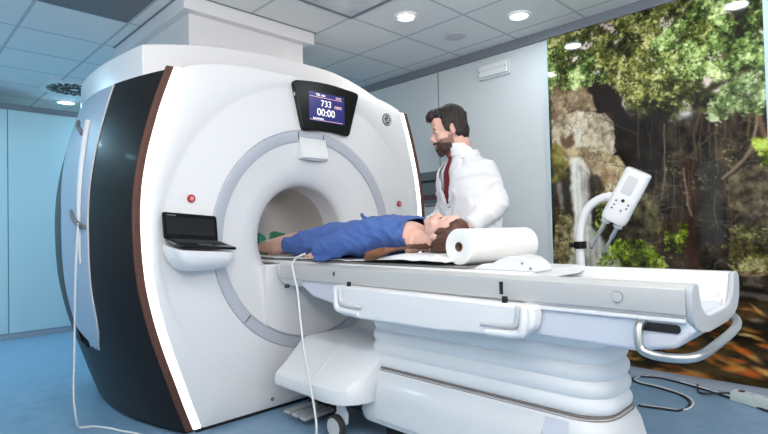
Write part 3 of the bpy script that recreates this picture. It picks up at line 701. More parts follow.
# laptop on the tray
lp = thing('laptop', 'small black open laptop on the white tray at the scanner front', 'laptop', (-2.52, 1.18, .975))
hx, hz = -2.605, 1.001; fx, fzz = -2.415, .968
def lpt(x, y, z): return V((x, y, hz + (x-hx)*(fzz-hz)/(fx-hx) - .08*(y-1.18) + z))
def slab(x0, x1, y0, y1, z0, z1, r=.012):
    b = NB(); loft(b, [[lpt(x, y, z) for x, y in rrect(x0, y0, x1, y1, r, 4)] for z in (z0, z1)]); return b
obj('base', slab(hx, fx, 1.035, 1.325, 0.002, .016), blackp, lp, bevel=.003)
kb = obj('keyboard', slab(hx+.025, hx+.115, 1.05, 1.31, .016, .0185, .004), blackm, lp, smooth=False)
for i in range(5):
    for j in range(13):
        if i == 4 and 3 < j < 9: continue
        x = hx+.028+i*.0172; y = 1.053+j*.0196
        obj('key', slab(x, x+.0142, y, y+.0165, .0185, .0205, .002), darkgap, kb, smooth=False)
obj('touchpad', slab(hx+.128, hx+.175, 1.14, 1.215, .016, .017, .003), mat('dark grey pad', rgb(60, 60, 62), .4), lp, smooth=False)
def lid(y, h, d=0): return V((hx-.004-.018*h/.14+d, y, hz + .012 + h - .08*(y-1.18)))
b = NB(); loft(b, [[lid(y, h, d) for y, h in rrect(1.033, 0, 1.322, .136, .012, 4)] for d in (-.008, .0)]); ld = obj('lid', b, blackp, lp, bevel=.002)
b = NB(); loft(b, [[lid(y, h, d) for y, h in rrect(1.052, .028, 1.305, .116, .002, 1)] for d in (.0, .0012)]); obj('screen', b, mat('dark screen', rgb(10, 10, 12), .08, coat=.5), ld, smooth=False)
b = NB(); loft(b, [[lid(y, h, d) for y, h in rrect(1.055, .121, 1.10, .125, .0015, 1)] for d in (.0, .001)]); obj('maker_mark', b, trimg, ld, smooth=False)
b = NB(); cyl(b, lid(1.06, -.006, .004), lid(1.30, -.006, .004), .007, 12); obj('hinge', b, blackm, lp)
# ------------------------------------------------------------------ the patient table
TY = 1.975
pt = thing('patient_table', 'long white patient table on bellows pedestal docked to the scanner bore', 'scanner table', (-1.5, TY, 0))
# U-shaped bed trough with silver side rails: near rail runs the whole length
XT = -.455
def mir(P): return P + [(2*TY-y, z) for y, z in P[::-1]]
outer = [(1.735, .866), (1.70, .864), (1.688, .85), (1.686, .81), (1.694, .775), (1.72, .745), (1.78, .722), (1.86, .713)]
inner = [(1.745, .866), (1.752, .84), (1.768, .80), (1.80, .772), (1.86, .758)]
U = mir(outer) + mir(inner)[::-1]
b = NB(); prism(b, U, 0, -2.60, XT); obj('bed_trough', b, white, pt, bevel=.003)
for s in (-1, 1):
    Y = lambda y: y if s < 0 else 2*TY-y
    b = NB(); prism(b, [(Y(y), z) for y, z in [(1.722, .867), (1.70, .866), (1.684, .853), (1.680, .815), (1.684, .778), (1.694, .772), (1.70, .80), (1.70, .85)]], 0, -2.58, XT-.012); r_ = obj('side_rail', b, railm, pt, bevel=.003)
    b = NB(); tube(b, [(-.66, Y(1.6815), .818), (-.66, Y(1.6785), .818)], .0185, 24); obj('plug_ring', b, trimg, r_)
    b = NB(); tube(b, [(-.66+.0*k, Y(1.68), .818) for k in (0,)] + [(-.66, Y(1.676), .818)], .0165, 24); obj('rail_plug', b, railm, r_)
    for xa, za, zb in ((-1.092, .795, .842), (-2.08, .815, .835)):
        b = NB(); box(b, (xa, min(Y(1.681), Y(1.677)), za), (xa+(.014 if xa > -2 else .007), max(Y(1.681), Y(1.677)), zb)); obj('rail_slot', b, blackm, r_, smooth=False)
# end cap of trough with stepped cushions
b = NB(); prism(b, mir([(1.74, .867), (1.70, .866), (1.681, .85), (1.679, .81), (1.688, .772), (1.716, .738), (1.778, .714), (1.86, .705)]) + mir([(1.756, .862), (1.764, .83), (1.782, .795), (1.82, .768), (1.87, .756)])[::-1], 0, XT-.012, XT+.006); obj('end_cap', b, MATS['end cap grey'], pt, bevel=.005)
for y0, y1, z1, x1 in ((1.79, 1.83, .80, XT-.03), (2.12, 2.16, .80, XT-.03), (1.83, 1.86, .782, XT-.015), (2.09, 2.12, .782, XT-.015)):
    b = NB(); box(b, (-.95, y0, .757), (x1, y1, z1)); obj('trough_ledge', b, white2, pt, bevel=.004)
# sliding cradle
b = NB(); prism(b, [(1.738, .862), (1.752, .85), (1.80, .842), (2.15, .842), (2.198, .85), (2.212, .862), (2.208, .874), (1.742, .874)], 0, -3.42, -1.0); obj('cradle', b, white2, pt, bevel=.003)
# body under the trough, with pointed front end
b = NB(); Pb = [(-2.45, .772), (-.47, .772), (-.452, .728), (-.50, .672), (-.62, .648), (-1.0, .652), (-2.05, .655), (-2.30, .69)]
prism(b, [(x, z) for x, z in Pb], 1, 1.705, 2*TY-1.705)
obj('under_body', b, lilac, pt, bevel=.012)
for s in (-1, 1):
    Y = lambda y: y if s < 0 else 2*TY-y
    ya, yb = sorted((Y(1.692), Y(1.71)))
    b = NB(); prism(b, [(-2.10, .768), (-.99, .768), (-.93, .752), (-.90, .728), (-.48, .722), (-.48, .768)][:0] or [(-2.14, .785), (-1.0, .785), (-.96, .775), (-.935, .764), (-.47, .764), (-.47, .752), (-.945, .75), (-.97, .762), (-1.01, .772), (-2.14, .768)], 1, ya, yb); obj('edge_moulding', b, white2, pt, bevel=.003)
    # slot for the push handle
    b = NB(); prism(b, rrect(-.60, .718, -.487, .744, .012), 1, min(Y(1.704), Y(1.70)), max(Y(1.704), Y(1.70))); obj('handle_slot', b, blackm, pt, smooth=False)
    b = NB(); box(b, (-1.062, min(Y(1.66), Y(1.645)), .766), (-1.046, max(Y(1.66), Y(1.645)), .792)); obj('lock_mark', b, blackm, pt, smooth=False)
    b = NB(); box(b, (-1.936, min(Y(1.66), Y(1.645)), .77), (-1.922, max(Y(1.66), Y(1.645)), .795)); obj('lock_mark', b, blackm, pt, smooth=False)
    # side shield with a grip at each end
    y0, y1 = sorted((Y(1.632), Y(1.70)))
    P = [(-2.035, .775), (-.935, .768), (-.928, .735), (-.935, .69), (-.965, .664), (-1.01, .65), (-1.20, .64), (-1.345, .63), (-1.85, .628), (-1.96, .632), (-2.005, .66), (-2.03, .71)]
    b = NB(); prism(b, P, 1, y0, y1); sh = obj('side_shield', b, white2, pt, bevel=.012)
    for gx_, sg in ((-.975, -1), (-1.985, 1)):
        zo = .0 if sg < 0 else -.004
        G = [(gx_, .752+zo), (gx_+sg*.004, .70+zo), (gx_+sg*.03, .678+zo), (gx_+sg*.16, .672+zo)]
        yy = Y(1.632)
        b = NB(); ctube(b, [(x+sg*.012, yy-s*-.0 , z+.014) for x, z in G], [.011, .013, .013, .010], 10, flat=(1, 1)); gr = obj('grip_recess', b, greyplas, sh)
        b = NB(); ctube(b, [(x-sg*.012, yy+s*.006, z-.014) for x, z in [(gx_, .775+zo)] + G], [.012, .014, .016, .016, .012], 12); obj('grip_bar', b, white, sh)
# steel push bar around the foot end
b = NB(); Pn = [(-.592, 1.70, .742), (-.594, 1.672, .735), (-.592, 1.658, .70), (-.582, 1.655, .668), (-.54, 1.655, .655), (-.47, 1.662, .657), (-.435, 1.70, .666), (-.418, 1.80, .682), (-.412, 1.95, .695), (-.422, 2.08, .703), (-.455, 2.19, .71), (-.52, 2.27, .722), (-.56, 2.255, .735)]
tube(b, crom(Pn, 8), .0135, 14); obj('push_bar', b, steel, pt)
# bellows
PY0, PY1, PX0, PX1, PZ = 1.81, 2.14, -1.99, -.77, .361
b = NB(); rg = []
for k in range(57):
    t = k/56; z = PZ+.004+.285*t; ph = (t*4.6+.12) % 1
    o = .012*math.sin(PI*ph)**.7 - .010 + .010*(1-t)
    rg.append([V((x, y, z)) for x, y in rrect(PX0-o, PY0+.006-o, PX1+o, PY1-.006+o, .115, 8)])
loft(b, rg); obj('bellows', b, bellowm, pt)
for z_, o_ in ((PZ, .012), (PZ-.012, .016)):
    b = NB(); loft(b, [[V((x, y, z)) for x, y in rrect(PX0-o, PY0-o, PX1+o, PY1+o, .125, 8)] for z, o in ((z_-.002, o_-.002), (z_, o_), (z_+.0025, o_-.002))]); obj('bellows_seam', b, seamm, pt)
# pedestal
PP = [(.10, .05), (.145, .062), (.25, .046), (.31, .034), (.345, .02), (.352, .012)]
b = NB(); loft(b, [[V((x, y, z)) for x, y in rrect(PX0-o, PY0-o, PX1+o, PY1+o, .13, 8)] for z, o in PP + [(.357, -.01)]]); pd = obj('pedestal', b, white2, pt)
def face_y(z): return PY0 - float(np.interp(z, [p[0] for p in PP], [p[1] for p in PP]))
for x0, x1, m_ in ((-1.86, -.985, white), (-.978, -.885, lilac)):
    b = NB(); zs = (.13, .18, .235, .285, .292, .340)
    loft(b, [[V((x0, face_y(z)-(.008 if z < .29 else .003), z)), V((x1, face_y(z)-(.008 if z < .29 else .003), z)), V((x1, face_y(z)+.01, z)), V((x0, face_y(z)+.01, z))] for z in zs]); obj('cover_panel', b, m_, pd)
b = NB(); box(b, (-1.85, PY0, 0.02), (-.88, PY1, .11)); obj('chassis', b, blackm, pt, smooth=False)
# docking nose next to the scanner
Pd = [(1.577, .205), (1.572, .235), (1.580, .272), (1.64, .315), (1.765, .43), (1.80, .442), (2.15, .442), (2.18, .43), (2.31, .315), (2.37, .272), (2.378, .235), (2.373, .205)]
b = NB(); prism(b, Pd, 0, -2.485, -2.162); dk = obj('docking_nose', b, white, pt, bevel=.008)
b = NB(); rg = []
for X, yo in ((-2.158, 0), (-2.05, 0), (-1.98, .01), (-1.93, .035), (-1.895, .08), (-1.875, .14), (-1.87, .19)):
    rg.append([V((X, min(y+yo, 1.81+.0005*i) if y < TY else max(y-yo, 2.14-.0005*(11-i)), z-(.075*(yo/.19)**2 if z > .4 else 0))) for i, (y, z) in enumerate(Pd)])
loft(b, rg); obj('docking_nose', b, white, pt, bevel=.004)
b = NB(); prism(b, [(y+(.004 if y < TY else -.004), z-.003) for y, z in Pd], 0, -2.166, -2.155); obj('dock_joint', b, darkgap, pt, smooth=False)
b = NB(); box(b, (-2.46, 1.76, .13), (-1.93, 2.19, .206)); obj('dock_frame', b, blackm, pt, smooth=False)
for xx, yy in ((-2.06, 1.66), (-2.06, 2.275), (-.85, 1.83), (-.85, 2.12)):
    b = NB(); cyl(b, (xx, yy-.018, .06), (xx, yy+.018, .06), .06, 28); w_ = obj('caster_wheel', b, tyre, pt, bevel=.006)
    for q in (-1, 1):
        b = NB(); cyl(b, (xx, yy+q*.017, .06), (xx, yy+q*.021, .06), .048, 24); obj('wheel_disc', b, wheelm, w_, bevel=.004)
    b = NB(); prism(b, [(xx-.02, .13), (xx-.045, .10), (xx-.035, .06), (xx+.0, .055), (xx+.06, .08), (xx+.065, .13), (xx+.02, .20), (xx-.02, .20)], 1, yy+.02, yy+.032); obj('caster_fork', b, white2, w_, bevel=.004)
# foot pedals
for k in range(3):
    xx = -2.50+k*.075
    b = NB(); prism(b, [(xx, .03), (xx+.055, .03), (xx+.055, .05), (xx, .05)], 1, 1.64, 1.85); obj('foot_pedal', b, pedalm, pt, bevel=.008)
b = NB(); box(b, (-2.54, 1.84, .0), (-2.26, 1.88, .14)); obj('pedal_bracket', b, blackm, pt, smooth=False)
for yy in (1.66, 2.29):
    b = NB(); cyl(b, (-2.47, yy+.01 if yy < 2 else yy-.01, .74), (-2.47, yy-.01 if yy < 2 else yy+.01, .74), .01, 12); obj('dock_pin', b, darkgap, pt)
b = NB(); prism(b, [(1.645, .852)] + [(GY+.606*math.cos(a), GZ+.606*math.sin(a)) for a in np.linspace(PI+math.asin(.50/.606), 2*PI-math.asin(.50/.606), 24)] + [(2.325, .852)], 0, -2.74, -2.652); obj('bore_apron', b, white, ms, bevel=.006)

# vinyl mat, white sheet, pillow
b = NB(); prism(b, [(1.75, .8745), (2.20, .8745), (2.20, .884), (1.75, .884)], 0, -3.40, -1.295); tag(obj('table_mat', b, padm, bevel=.004), 'thin dark grey vinyl mat along the patient table', 'mat')
def cloth(name, x0, x1, yfn, zfn, m, nx=90, ny=40, th=.004):
    b = NB(); T = []; B = []
    for i in range(nx+1):
        x = x0+(x1-x0)*i/nx; ya, yb = yfn(x); T.append([b.verts.new((x, ya+(yb-ya)*j/ny, zfn(x, ya+(yb-ya)*j/ny)+th)) for j in range(ny+1)])
        B.append([b.verts.new((x, ya+(yb-ya)*j/ny, zfn(x, ya+(yb-ya)*j/ny))) for j in range(ny+1)])
    for i in range(nx):
        for j in range(ny):
            b.faces.new((T[i][j], T[i+1][j], T[i+1][j+1], T[i][j+1])); b.faces.new((B[i][j+1], B[i+1][j+1], B[i+1][j], B[i][j]))
        b.faces.new((T[i][0], B[i][0], B[i+1][0], T[i+1][0])); b.faces.new((T[i+1][ny], B[i+1][ny], B[i][ny], T[i][ny]))
    for j in range(ny):
        b.faces.new((T[0][j+1], B[0][j+1], B[0][j], T[0][j])); b.faces.new((T[nx][j], B[nx][j], B[nx][j+1], T[nx][j+1]))
    return obj(name, b, m)
def ns(x, y, k=1.0, s=0): return noise.noise(V((x*k+s, y*k-s, s)))
tag(cloth('bed_sheet', -3.3, -1.95, lambda x: (1.752+.012*ns(x, 0, 7)+.02*max(0, x+2.35), 2.19+.012*ns(x, 3, 7)), lambda x, y: .8848+.006*(1+ns(x, y, 12))*.7, sheetm), 'white sheet spread under the legs of the lying patient', 'sheet')
def pil(x, y):
    e = min(1, max(0, (x+1.95)/.26)); f = min(1, max(0, (-1.39-x)/.10)); g = min(1, max(0, (y-1.735)/.05))*min(1, max(0, (2.215-y)/.05))
    return .893 + .03*(3*e*e-2*e**3)*(f**.6)*(g**.5) + .0045*ns(x, y, 11, 4)*e
tag(cloth('pillow', -1.945, -1.40, lambda x: (1.742-.004*ns(x, 0, 9), 2.20), pil, sheetm, th=.0045), 'flat white pillow under the patient head and loose hair', 'pillow')

# head rest block and paper roll
hp = [(-1.285, .8745), (-1.27, .882), (-1.235, .897), (-1.215, .90), (-1.19, .898), (-1.16, .915), (-1.12, .930), (-1.08, .934), (-1.04, .926), (-1.01, .906), (-.99, .8745)]
hr = thing('head_rest', 'low curved white head rest block on table end beside paper roll', 'head rest', (-1.13, TY, .874))
b = NB(); prism(b, hp, 1, 1.775, 1.905); obj('shell', b, white, hr, bevel=.008)
for xx, zz in ((-1.05, .905), (-1.015, .886)):
    b = NB(); cyl(b, (xx, 1.777, zz), (xx, 1.772, zz), .005, 10); obj('stud', b, trimg, hr)
pr_ = thing('paper_roll', 'fat roll of white tissue paper lying across the table end', 'paper roll', (-1.36, 2.03, .8745))
A, B2, RR = V((-1.372, 1.80, .9645)), V((-1.325, 2.27, .9645)), .0785
ax = (B2-A).normalized(); x_ = ax.cross(V((0, 0, 1))).normalized(); z_ = x_.cross(ax)
b = NB(); rg = []
for r, t in ((.021, .004), (.04, .0), (.07, .0), (RR-.002, .001), (RR, .004)): rg.append(sring(A+ax*t, x_, z_, r, r, 64))
for k in range(9): rg.append(sring(A+ax*(.02+.43*k/8), x_, z_, RR-.0007*(k % 2), RR-.0007*(k % 2), 64))
for r, t in ((RR, .468), (RR-.003, .4715), (.04, .472), (.021, .468)): rg.append(sring(A+ax*t, x_, z_, r, r, 64))
rg.append(rg[0]); loft(b, rg, False); bmesh.ops.remove_doubles(b, verts=b.verts, dist=1e-6); obj('paper', b, paperm, pr_)
b = NB(); loft(b, [sring(A+ax*t, x_, z_, r, r, 32) for r, t in ((.0208, .001), (.0208, .468), (.0175, .468), (.0175, .001), (.0208, .001))], False); obj('core_tube', b, cardm, pr_)
b = NB(); T = []
for k in range(14):
    a = -1.9 - .075*k; r = RR+.0015
    T.append([A+ax*t + x_*math.cos(a)*r + z_*math.sin(a)*r + V((0, 0, 0)) for t in np.linspace(.01, .46, 20)])
# ------------------------------------------------------------------ injector on its stand
inj = thing('contrast_injector', 'white two-syringe injector head on bent arm behind the table', 'injector', (-1.2, 2.6, 0))
b = NB(); P = [on(1, 2.6, *p) for p in ((580, 300), (580, 265), (580, 240), (582, 222), (588, 208), (600, 199), (614, 196))]
P = [V((-1.2, 2.6, .12)), V((-1.2, 2.6, .5))] + P[0:0] + [V((-1.2, 2.6, .8))] + [V((q.x, 2.6, q.z)) for q in P[2:]]
tube(b, crom(P, 8), .021, 16); obj('bent_arm', b, white, inj)
b = NB(); cyl(b, (-1.2, 2.6, .925), (-1.2, 2.6, .962), .031, 24); b2 = obj('clamp_collar', b, blackp, inj, bevel=.004)
b = NB(); cyl(b, (-1.21, 2.59, .944), (-1.245, 2.565, .944), .011, 12); obj('clamp_knob', b, blackp, b2, bevel=.003)
for a in range(4):
    b = NB(); t = PI/4+a*PI/2; c_, s_ = math.cos(t), math.sin(t)
    ctube(b, [(-1.2, 2.6, .10), (-1.2+.09*c_, 2.6+.09*s_, .085), (-1.2+.17*c_, 2.6+.17*s_, .05)], [.02, .017, .014], 10); lg = obj('leg', b, steel2, inj)
    b = NB(); cyl(b, (-1.2+.17*c_, 2.6+.17*s_-.01, .026), (-1.2+.17*c_, 2.6+.17*s_+.01, .026), .026, 18); obj('caster', b, tyre, lg)
HA, HB = on(1, 2.58, 639, 172), on(1, 2.58, 613, 221)      # axis of the head, top to bottom
hd = (HB-HA).normalized(); Lh = (HB-HA).length; hn = V((.25, -.95, -.1)); hn = (hn-hd*hn.dot(hd)).normalized(); hx_ = hd.cross(hn)
b = NB(); loft(b, [sring(HA+hd*t*Lh, hx_, hn, .060*q, .048*q, 32, 3.2) for t, q in ((-.02, .86), (.0, .97), (.04, 1), (.5, 1.02), (.9, 1.03), (.97, .98), (1.0, .9))]); hb = obj('injector_head', b, white, inj)
b = NB(); cyl(b, P[-1]-V((.03, 0, .0)), (HA+HB)/2+hd*.03, .024, 16); obj('head_joint', b, white2, inj)
for q in (-1, 1):
    p0 = HB + hx_*q*.030; 
    b = NB(); cyl(b, p0-hd*.01, p0+hd*.022, .022, 20); cu_ = obj('syringe_socket', b, greyplas, hb, bevel=.003)
    b = NB(); cyl(b, p0+hd*.02, p0+hd*.08, .0105, 16); cyl(b, p0+hd*.08, p0+hd*.165, .007, 12); obj('plunger_rod', b, steel, cu_)
    b = NB(); cyl(b, p0+hd*.165, p0+hd*.172, .009, 16, .003); obj('plunger_tip', b, darkgap, cu_)
for a, c in ((-.03, .60), (-.03, .67), (-.012, .74), (.028, .60), (.028, .68), (.03, .75)):
    q = HA+hd*Lh*c+hx_*a; b = NB(); cyl(b, q+hn*.046, q+hn*.0508, .0042, 12); obj('key', b, blackm, hb)
q = HA+hd*Lh*.56+hx_*.0; b = NB(); cyl(b, q+hn*.046, q+hn*.052, .008, 16); obj('start_key', b, blackm, hb)
q = HA+hd*Lh*.27+hx_*.006; b = NB(); loft(b, [[q+hx_*a+hd*c+hn*o for a, c in rrect(-.024, -.045, .024, .045, .008)] for o in (.044, .0502)]); obj('display_window', b, greyplas, hb, bevel=.002)

# ------------------------------------------------------------------ floor items
ps = thing('power_strip', 'pale grey multi-socket power strip on floor at foot of mural', 'power strip', (-.62, 3.6, 0))
d = V((.93, -.36, 0)).normalized(); n_ = V((-d.y, d.x, 0)); o_ = V((-.765, 3.60, 0))
def P3(a, c, z): return o_ + d*a + n_*c + V((0, 0, z))
b = NB(); loft(b, [[P3(a, c, z) for a, c in rrect(-.0+i, -.035+i, .36-i, .035-i, .01)] for z, i in ((.001, .0), (.05, 0), (.062, .006))]); cs_ = obj('housing', b, stripm, ps, bevel=.003)
for k in range(4):
    b = NB(); cyl(b, P3(.11+.075*k, 0, .058), P3(.11+.075*k, 0, .0632), .020, 24); sk_ = obj('socket', b, greyplas, cs_)
    for e in (-1, 1):
        b = NB(); cyl(b, P3(.11+.075*k, e*.008, .062), P3(.11+.075*k, e*.008, .0642), .0028, 8); obj('contact_hole', b, blackm, sk_)
b = NB(); loft(b, [[P3(a, c, z) for a, c in rrect(.035, -.014, .065, .014, .004)] for z in (.058, .0655)]); obj('switch', b, darkgap, cs_)
def cable(name, pts, r, m, label, k=8):
    b = NB(); tube(b, crom(pts, k), r, 8); return tag(obj(name, b, m), label, 'cable')
fl_ = lambda *pp: [V((*(on(2, .006, *p).xy), .0062)) for p in pp]
cable('power_lead', fl_((622, 372), (640, 374), (665, 376.5), (688, 377.5), (697, 381)) + [V((-.93, 3.575, .012)), V((-.80, 3.607, .03)), V((-.766, 3.60, .03))], .006, cableb, 'black lead running along mural foot into the power strip')
cable('floor_cable', fl_((638, 405.5), (660, 408.5), (678, 410.5), (688, 407), (689, 401), (678, 394), (655, 387), (640, 383.5), (632, 380), (634, 377.8), (645, 376.6), (664, 379), (690, 385.5), (715, 393), (745, 403), (775, 414), (800, 424)), .0062, cableb, 'long black cable looping in an S on floor behind table foot')
cable('floor_cable', [p+V((.012, .022, .0)) for p in fl_((638, 405.5), (660, 408.5), (678, 410.5), (688, 407), (689, 401), (678, 394), (655, 387), (640, 383.5), (632, 380), (634, 377.8), (645, 376.6), (664, 379), (690, 385.5), (715, 393), (745, 402), (775, 413), (800, 423))], .005, cablew, 'thin white cable lying alongside the looping black floor cable')
# white cable hanging from the scanner latch
sp_ = side(-1, -3.10, 1.085, .026)
cable('hanging_cable', [sp_+V((-.01, .0, .03)), sp_+V((0, -.006, -.02)), sp_+V((-.02, -.012, -.2)), sp_+V((-.06, -.008, -.45)), V((-3.17, sp_.y-.01, .42)), V((-3.17, sp_.y-.015, .2)), V((-3.18, sp_.y-.0, .06)), V((-3.20, .80, .012)), V((-3.17, .86, .0065)), V((-3.08, .91, .0065)), V((-2.98, .945, .0065)), V((-2.83, 1.0, .0065)), V((-2.6, 1.0, .0065)), V((-2.3, .98, .0065))], .0055, cablew, 'thin white cable hanging from the scanner side latch down to floor')
cable('sensor_cable', [V((-2.445, 1.772, .917)), V((-2.46, 1.74, .905)), V((-2.435, 1.69, .887)), V((-2.42, 1.664, .862)), V((-2.41, 1.668, .80)), V((-2.34, 1.64, .72)), V((-2.24, 1.585, .58)), V((-2.18, 1.56, .44)), V((-2.11, 1.545, .28)), V((-2.05, 1.53, .12)), V((-2.02, 1.50, .012)), V((-1.9, 1.40, .006)), V((-1.7, 1.3, .006))], .0055, cablew, 'white sensor cable trailing from patient hand over table rail to floor')
# ------------------------------------------------------------------ people
def frame(f, u):
    f = V(f).normalized(); u = V(u); u = (u-f*u.dot(f)).normalized(); l = u.cross(f)
    return f, l, u
def hand(b, wrist, d, palm, s, curl=.35, spread=.10):
    """palm and five fingers growing from the wrist along d; palm = direction the palm faces, s = +1 thumb on d x palm side"""
    d = V(d).normalized(); n = V(palm); n = (n-d*n.dot(d)).normalized(); t = d.cross(n)*s; w = V(wrist)
    rg = []
    for q, hw_, hh in ((-.015, .024, .020), (.0, .027, .019), (.03, .036, .017), (.065, .041, .015), (.09, .040, .012)):
        rg.append(sring(w+d*q, t, n, hw_, hh, 16, 2.4))
    loft(b, rg)
    for k, (off, ln) in enumerate(((.030, .070), (.0105, .078), (-.010, .072), (-.030, .058))):
        dd = (d + t*off*spread*22*.12).normalized(); p = w + d*.082 + t*off; P = [p-dd*.02, p]; ang = 0
        for seg in (.42, .33, .25):
            ang += curl; v = dd*math.cos(ang) + n*math.sin(ang); P.append(P[-1]+v*ln*seg)
        tube(b, P, [.0085, .0088, .0082, .0076, .0062], 8)
    p = w + d*.02 + t*.026
    P = [p-t*.01, p+d*.012+t*.012+n*.004, p+d*.036+t*.024+n*.012, p+d*.062+t*.026+n*.018]
    tube(b, P, [.012, .0125, .0105, .0075], 8)
def head(b, c, f, u, s=1.0, male=True):
    f, l, u = frame(f, u); M = Matrix((f, l, u)).transposed(); c = V(c)
    W = lambda x, y, z: c + (f*x+l*y+u*z)*s
    def E(p, r, rot=None): ell(b, W(*p), tuple(q*s for q in r), (M @ rot) if rot else M)
    E((-.012, 0, .032), (.098, .076, .092)); E((.028, 0, -.03), (.062, .062, .085))
    E((.036, 0, -.085), (.054, .047 if male else .042, .034)); E((.078, 0, -.108), (.018, .022, .017))
    E((.076, 0, .022), (.014, .05, .014)); E((.066, 0, .06), (.022, .052, .04))
    for q in (-1, 1):
        E((.058, q*.040, -.034), (.026, .022, .026)); E((-.008, q*.078, -.012), (.019, .009, .032), Matrix.Rotation(q*.35, 3, 'Z'))
        E((.074, q*.031, -.001), (.012, .016, .009))
    tube(b, [W(.080, 0, .012), W(.092, 0, -.010), W(.105, 0, -.030), W(.108, 0, -.042)], [.0085*s, .0095*s, .0125*s, .012*s], 12)
    for q in (-1, 1): E((.094, q*.012, -.043), (.011, .008, .008))
    E((.090, 0, -.066), (.012, .026, .007)); E((.087, 0, -.079), (.012, .023, .008))
    return W, M
def face_parts(W, M, root, s, open_=True):
    for q in (-1, 1):
        b = NB(); ell(b, W(.0785, q*.031, -.001), (.0085*s, .0120*s, .0048*s), M); e = obj('eye', b, eyew if open_ else MATS['skin fair'], root)
        if open_:
            b = NB(); ell(b, W(.0865, q*.031, -.0012), (.0025*s, .006*s, .0048*s), M); obj('iris', b, iris, e)
        b = NB(); tube(b, [W(.080+.004*(1-abs(k)), q*(.031+k*.018), .017+.003*(1-abs(k))) for k in (-1, -.3, .4, 1)], [.002*s, .0045*s, .0042*s, .0015*s], 8); obj('eyebrow', b, haird if open_ else hairb, root)
    b = NB(); tube(b, [W(.098-.012*abs(k)**2, k*.024, -.0655+.002*abs(k)) for k in np.linspace(-1, 1, 9)], [.0015, .003, .0036, .004, .0036, .004, .0036, .003, .0015], 8)
    tube(b, [W(.0965-.011*abs(k)**2, k*.021, -.0775+.002*abs(k)) for k in np.linspace(-1, 1, 9)], [.0015, .003, .0042, .0048, .005, .0048, .0042, .003, .0015], 8); obj('lips', b, lipm, root)

# ---- the patient, lying on her back with the head towards the table end
pa = thing('person', 'person lying on back on the scanner table in blue gown, brown ponytail', 'person', (-2.2, 1.97, .889))
HC = V((-1.575, 1.965, 1.018)); pf, pu = V((-.10, -.06, 1)), V((1, 0, .13))
b = NB(); W, M = head(b, HC, pf, pu, .95, False)
ctube(b, [W(-.03, 0, -.03), W(-.028, 0, -.09), (-1.735, 1.968, .985), (-1.80, 1.97, .985)], [.058, .052, .053, .075], 16)
# trunk
rg = []
for x, w, zt, zb in ((-1.75, .09, 1.055, .955), (-1.78, .115, 1.075, .95), (-1.82, .135, 1.088, .945), (-1.87, .155, 1.09, .94), (-2.0, .155, 1.09, .92), (-2.15, .145, 1.06, .90), (-2.28, .145, 1.045, .90), (-2.42, .165, 1.04, .90), (-2.52, .16, 1.02, .90)):
    rg.append(sring((x, 1.97, (zt+zb)/2), (0, 1, 0), (0, 0, 1), w, (zt-zb)/2, 24, 2.4))
loft(b, rg)
for q in (-1, 1):
    y = lambda d: 1.97+q*d
    ctube(b, [(-2.42, y(.085), .965), (-2.62, y(.09), .972), (-2.80, y(.09), .968), (-2.90, y(.088), .956), (-3.06, y(.085), .945), (-3.15, y(.085), .938)], [.085, .075, .058, .055, .043, .040], 14)
    ctube(b, [(-3.13, y(.085), .925), (-3.165, y(.087), .95), (-3.20, y(.095), .99), (-3.22, y(.10), 1.03)], [.040, .042, .036, .022], 12)
ctube(b, [(-1.87, 1.86, 1.03), (-1.96, 1.81, 1.01), (-2.06, 1.775, .980), (-2.18, 1.765, .938), (-2.27, 1.77, .920)], [.040, .038, .034, .031, .026], 12)
hand(b, (-2.27, 1.77, .919), (-1, .02, -.02), (.0, .1, -1), 1, .10)
ctube(b, [(-1.87, 2.14, .995), (-2.00, 2.175, .97), (-2.14, 2.18, .95), (-2.30, 2.15, .95), (-2.40, 2.12, .965)], [.058, .048, .042, .038, .028], 12)
hand(b, (-2.40, 2.12, .965), (-1, -.15, .08), (0, -.2, -1), -1, .2)
me = remesh(b, .0065, 5); to_obj('body', me, skinf, pa)
face_parts(W, M, pa, .95, False)
# gown with wide sleeves
b = NB(); rg = []
for x, w, zt, zb in ((-1.745, .135, 1.050, .968), (-1.785, .160, 1.085, .958), (-1.835, .180, 1.108, .950), (-1.90, .200, 1.118, .93), (-2.0, .21, 1.116, .897), (-2.14, .20, 1.098, .897), (-2.28, .195, 1.090, .897), (-2.42, .195, 1.080, .897), (-2.56, .185, 1.060, .897), (-2.66, .178, 1.040, .90), (-2.74, .172, 1.022, .90)):
    rg.append(sring((x, 1.97, (zt+zb)/2), (0, 1, 0), (0, 0, 1), w, (zt-zb)/2, 32, 2.6))
loft(b, rg)
ctube(b, [(-1.79, 1.862, 1.03), (-1.85, 1.84, 1.045), (-1.93, 1.80, 1.03), (-2.04, 1.765, 1.0), (-2.14, 1.752, .970), (-2.22, 1.752, .948), (-2.29, 1.755, .938)], [.056, .064, .070, .066, .064, .060, .056], 16, flat=(.9, 1))
# sleeve skirt draping to the sheet
b2 = [[V(p) for p in r] for r in (
    [(-2.0, 1.80, 1.06), (-1.98, 1.752, .985), (-1.99, 1.76, .968), (-2.0, 1.83, .98)],
    [(-2.10, 1.79, 1.04), (-2.08, 1.716, .942), (-2.09, 1.725, .928), (-2.10, 1.83, .93)],
    [(-2.20, 1.78, 1.0), (-2.17, 1.700, .898), (-2.18, 1.71, .886), (-2.20, 1.83, .91)],
    [(-2.31, 1.77, .985), (-2.27, 1.696, .893), (-2.28, 1.71, .880), (-2.30, 1.80, .90)])]
loft(b, b2)
ctube(b, [(-1.865, 2.12, 1.02), (-2.0, 2.17, 1.01), (-2.16, 2.185, .995), (-2.30, 2.17, .985)], [.075, .07, .065, .06], 14)
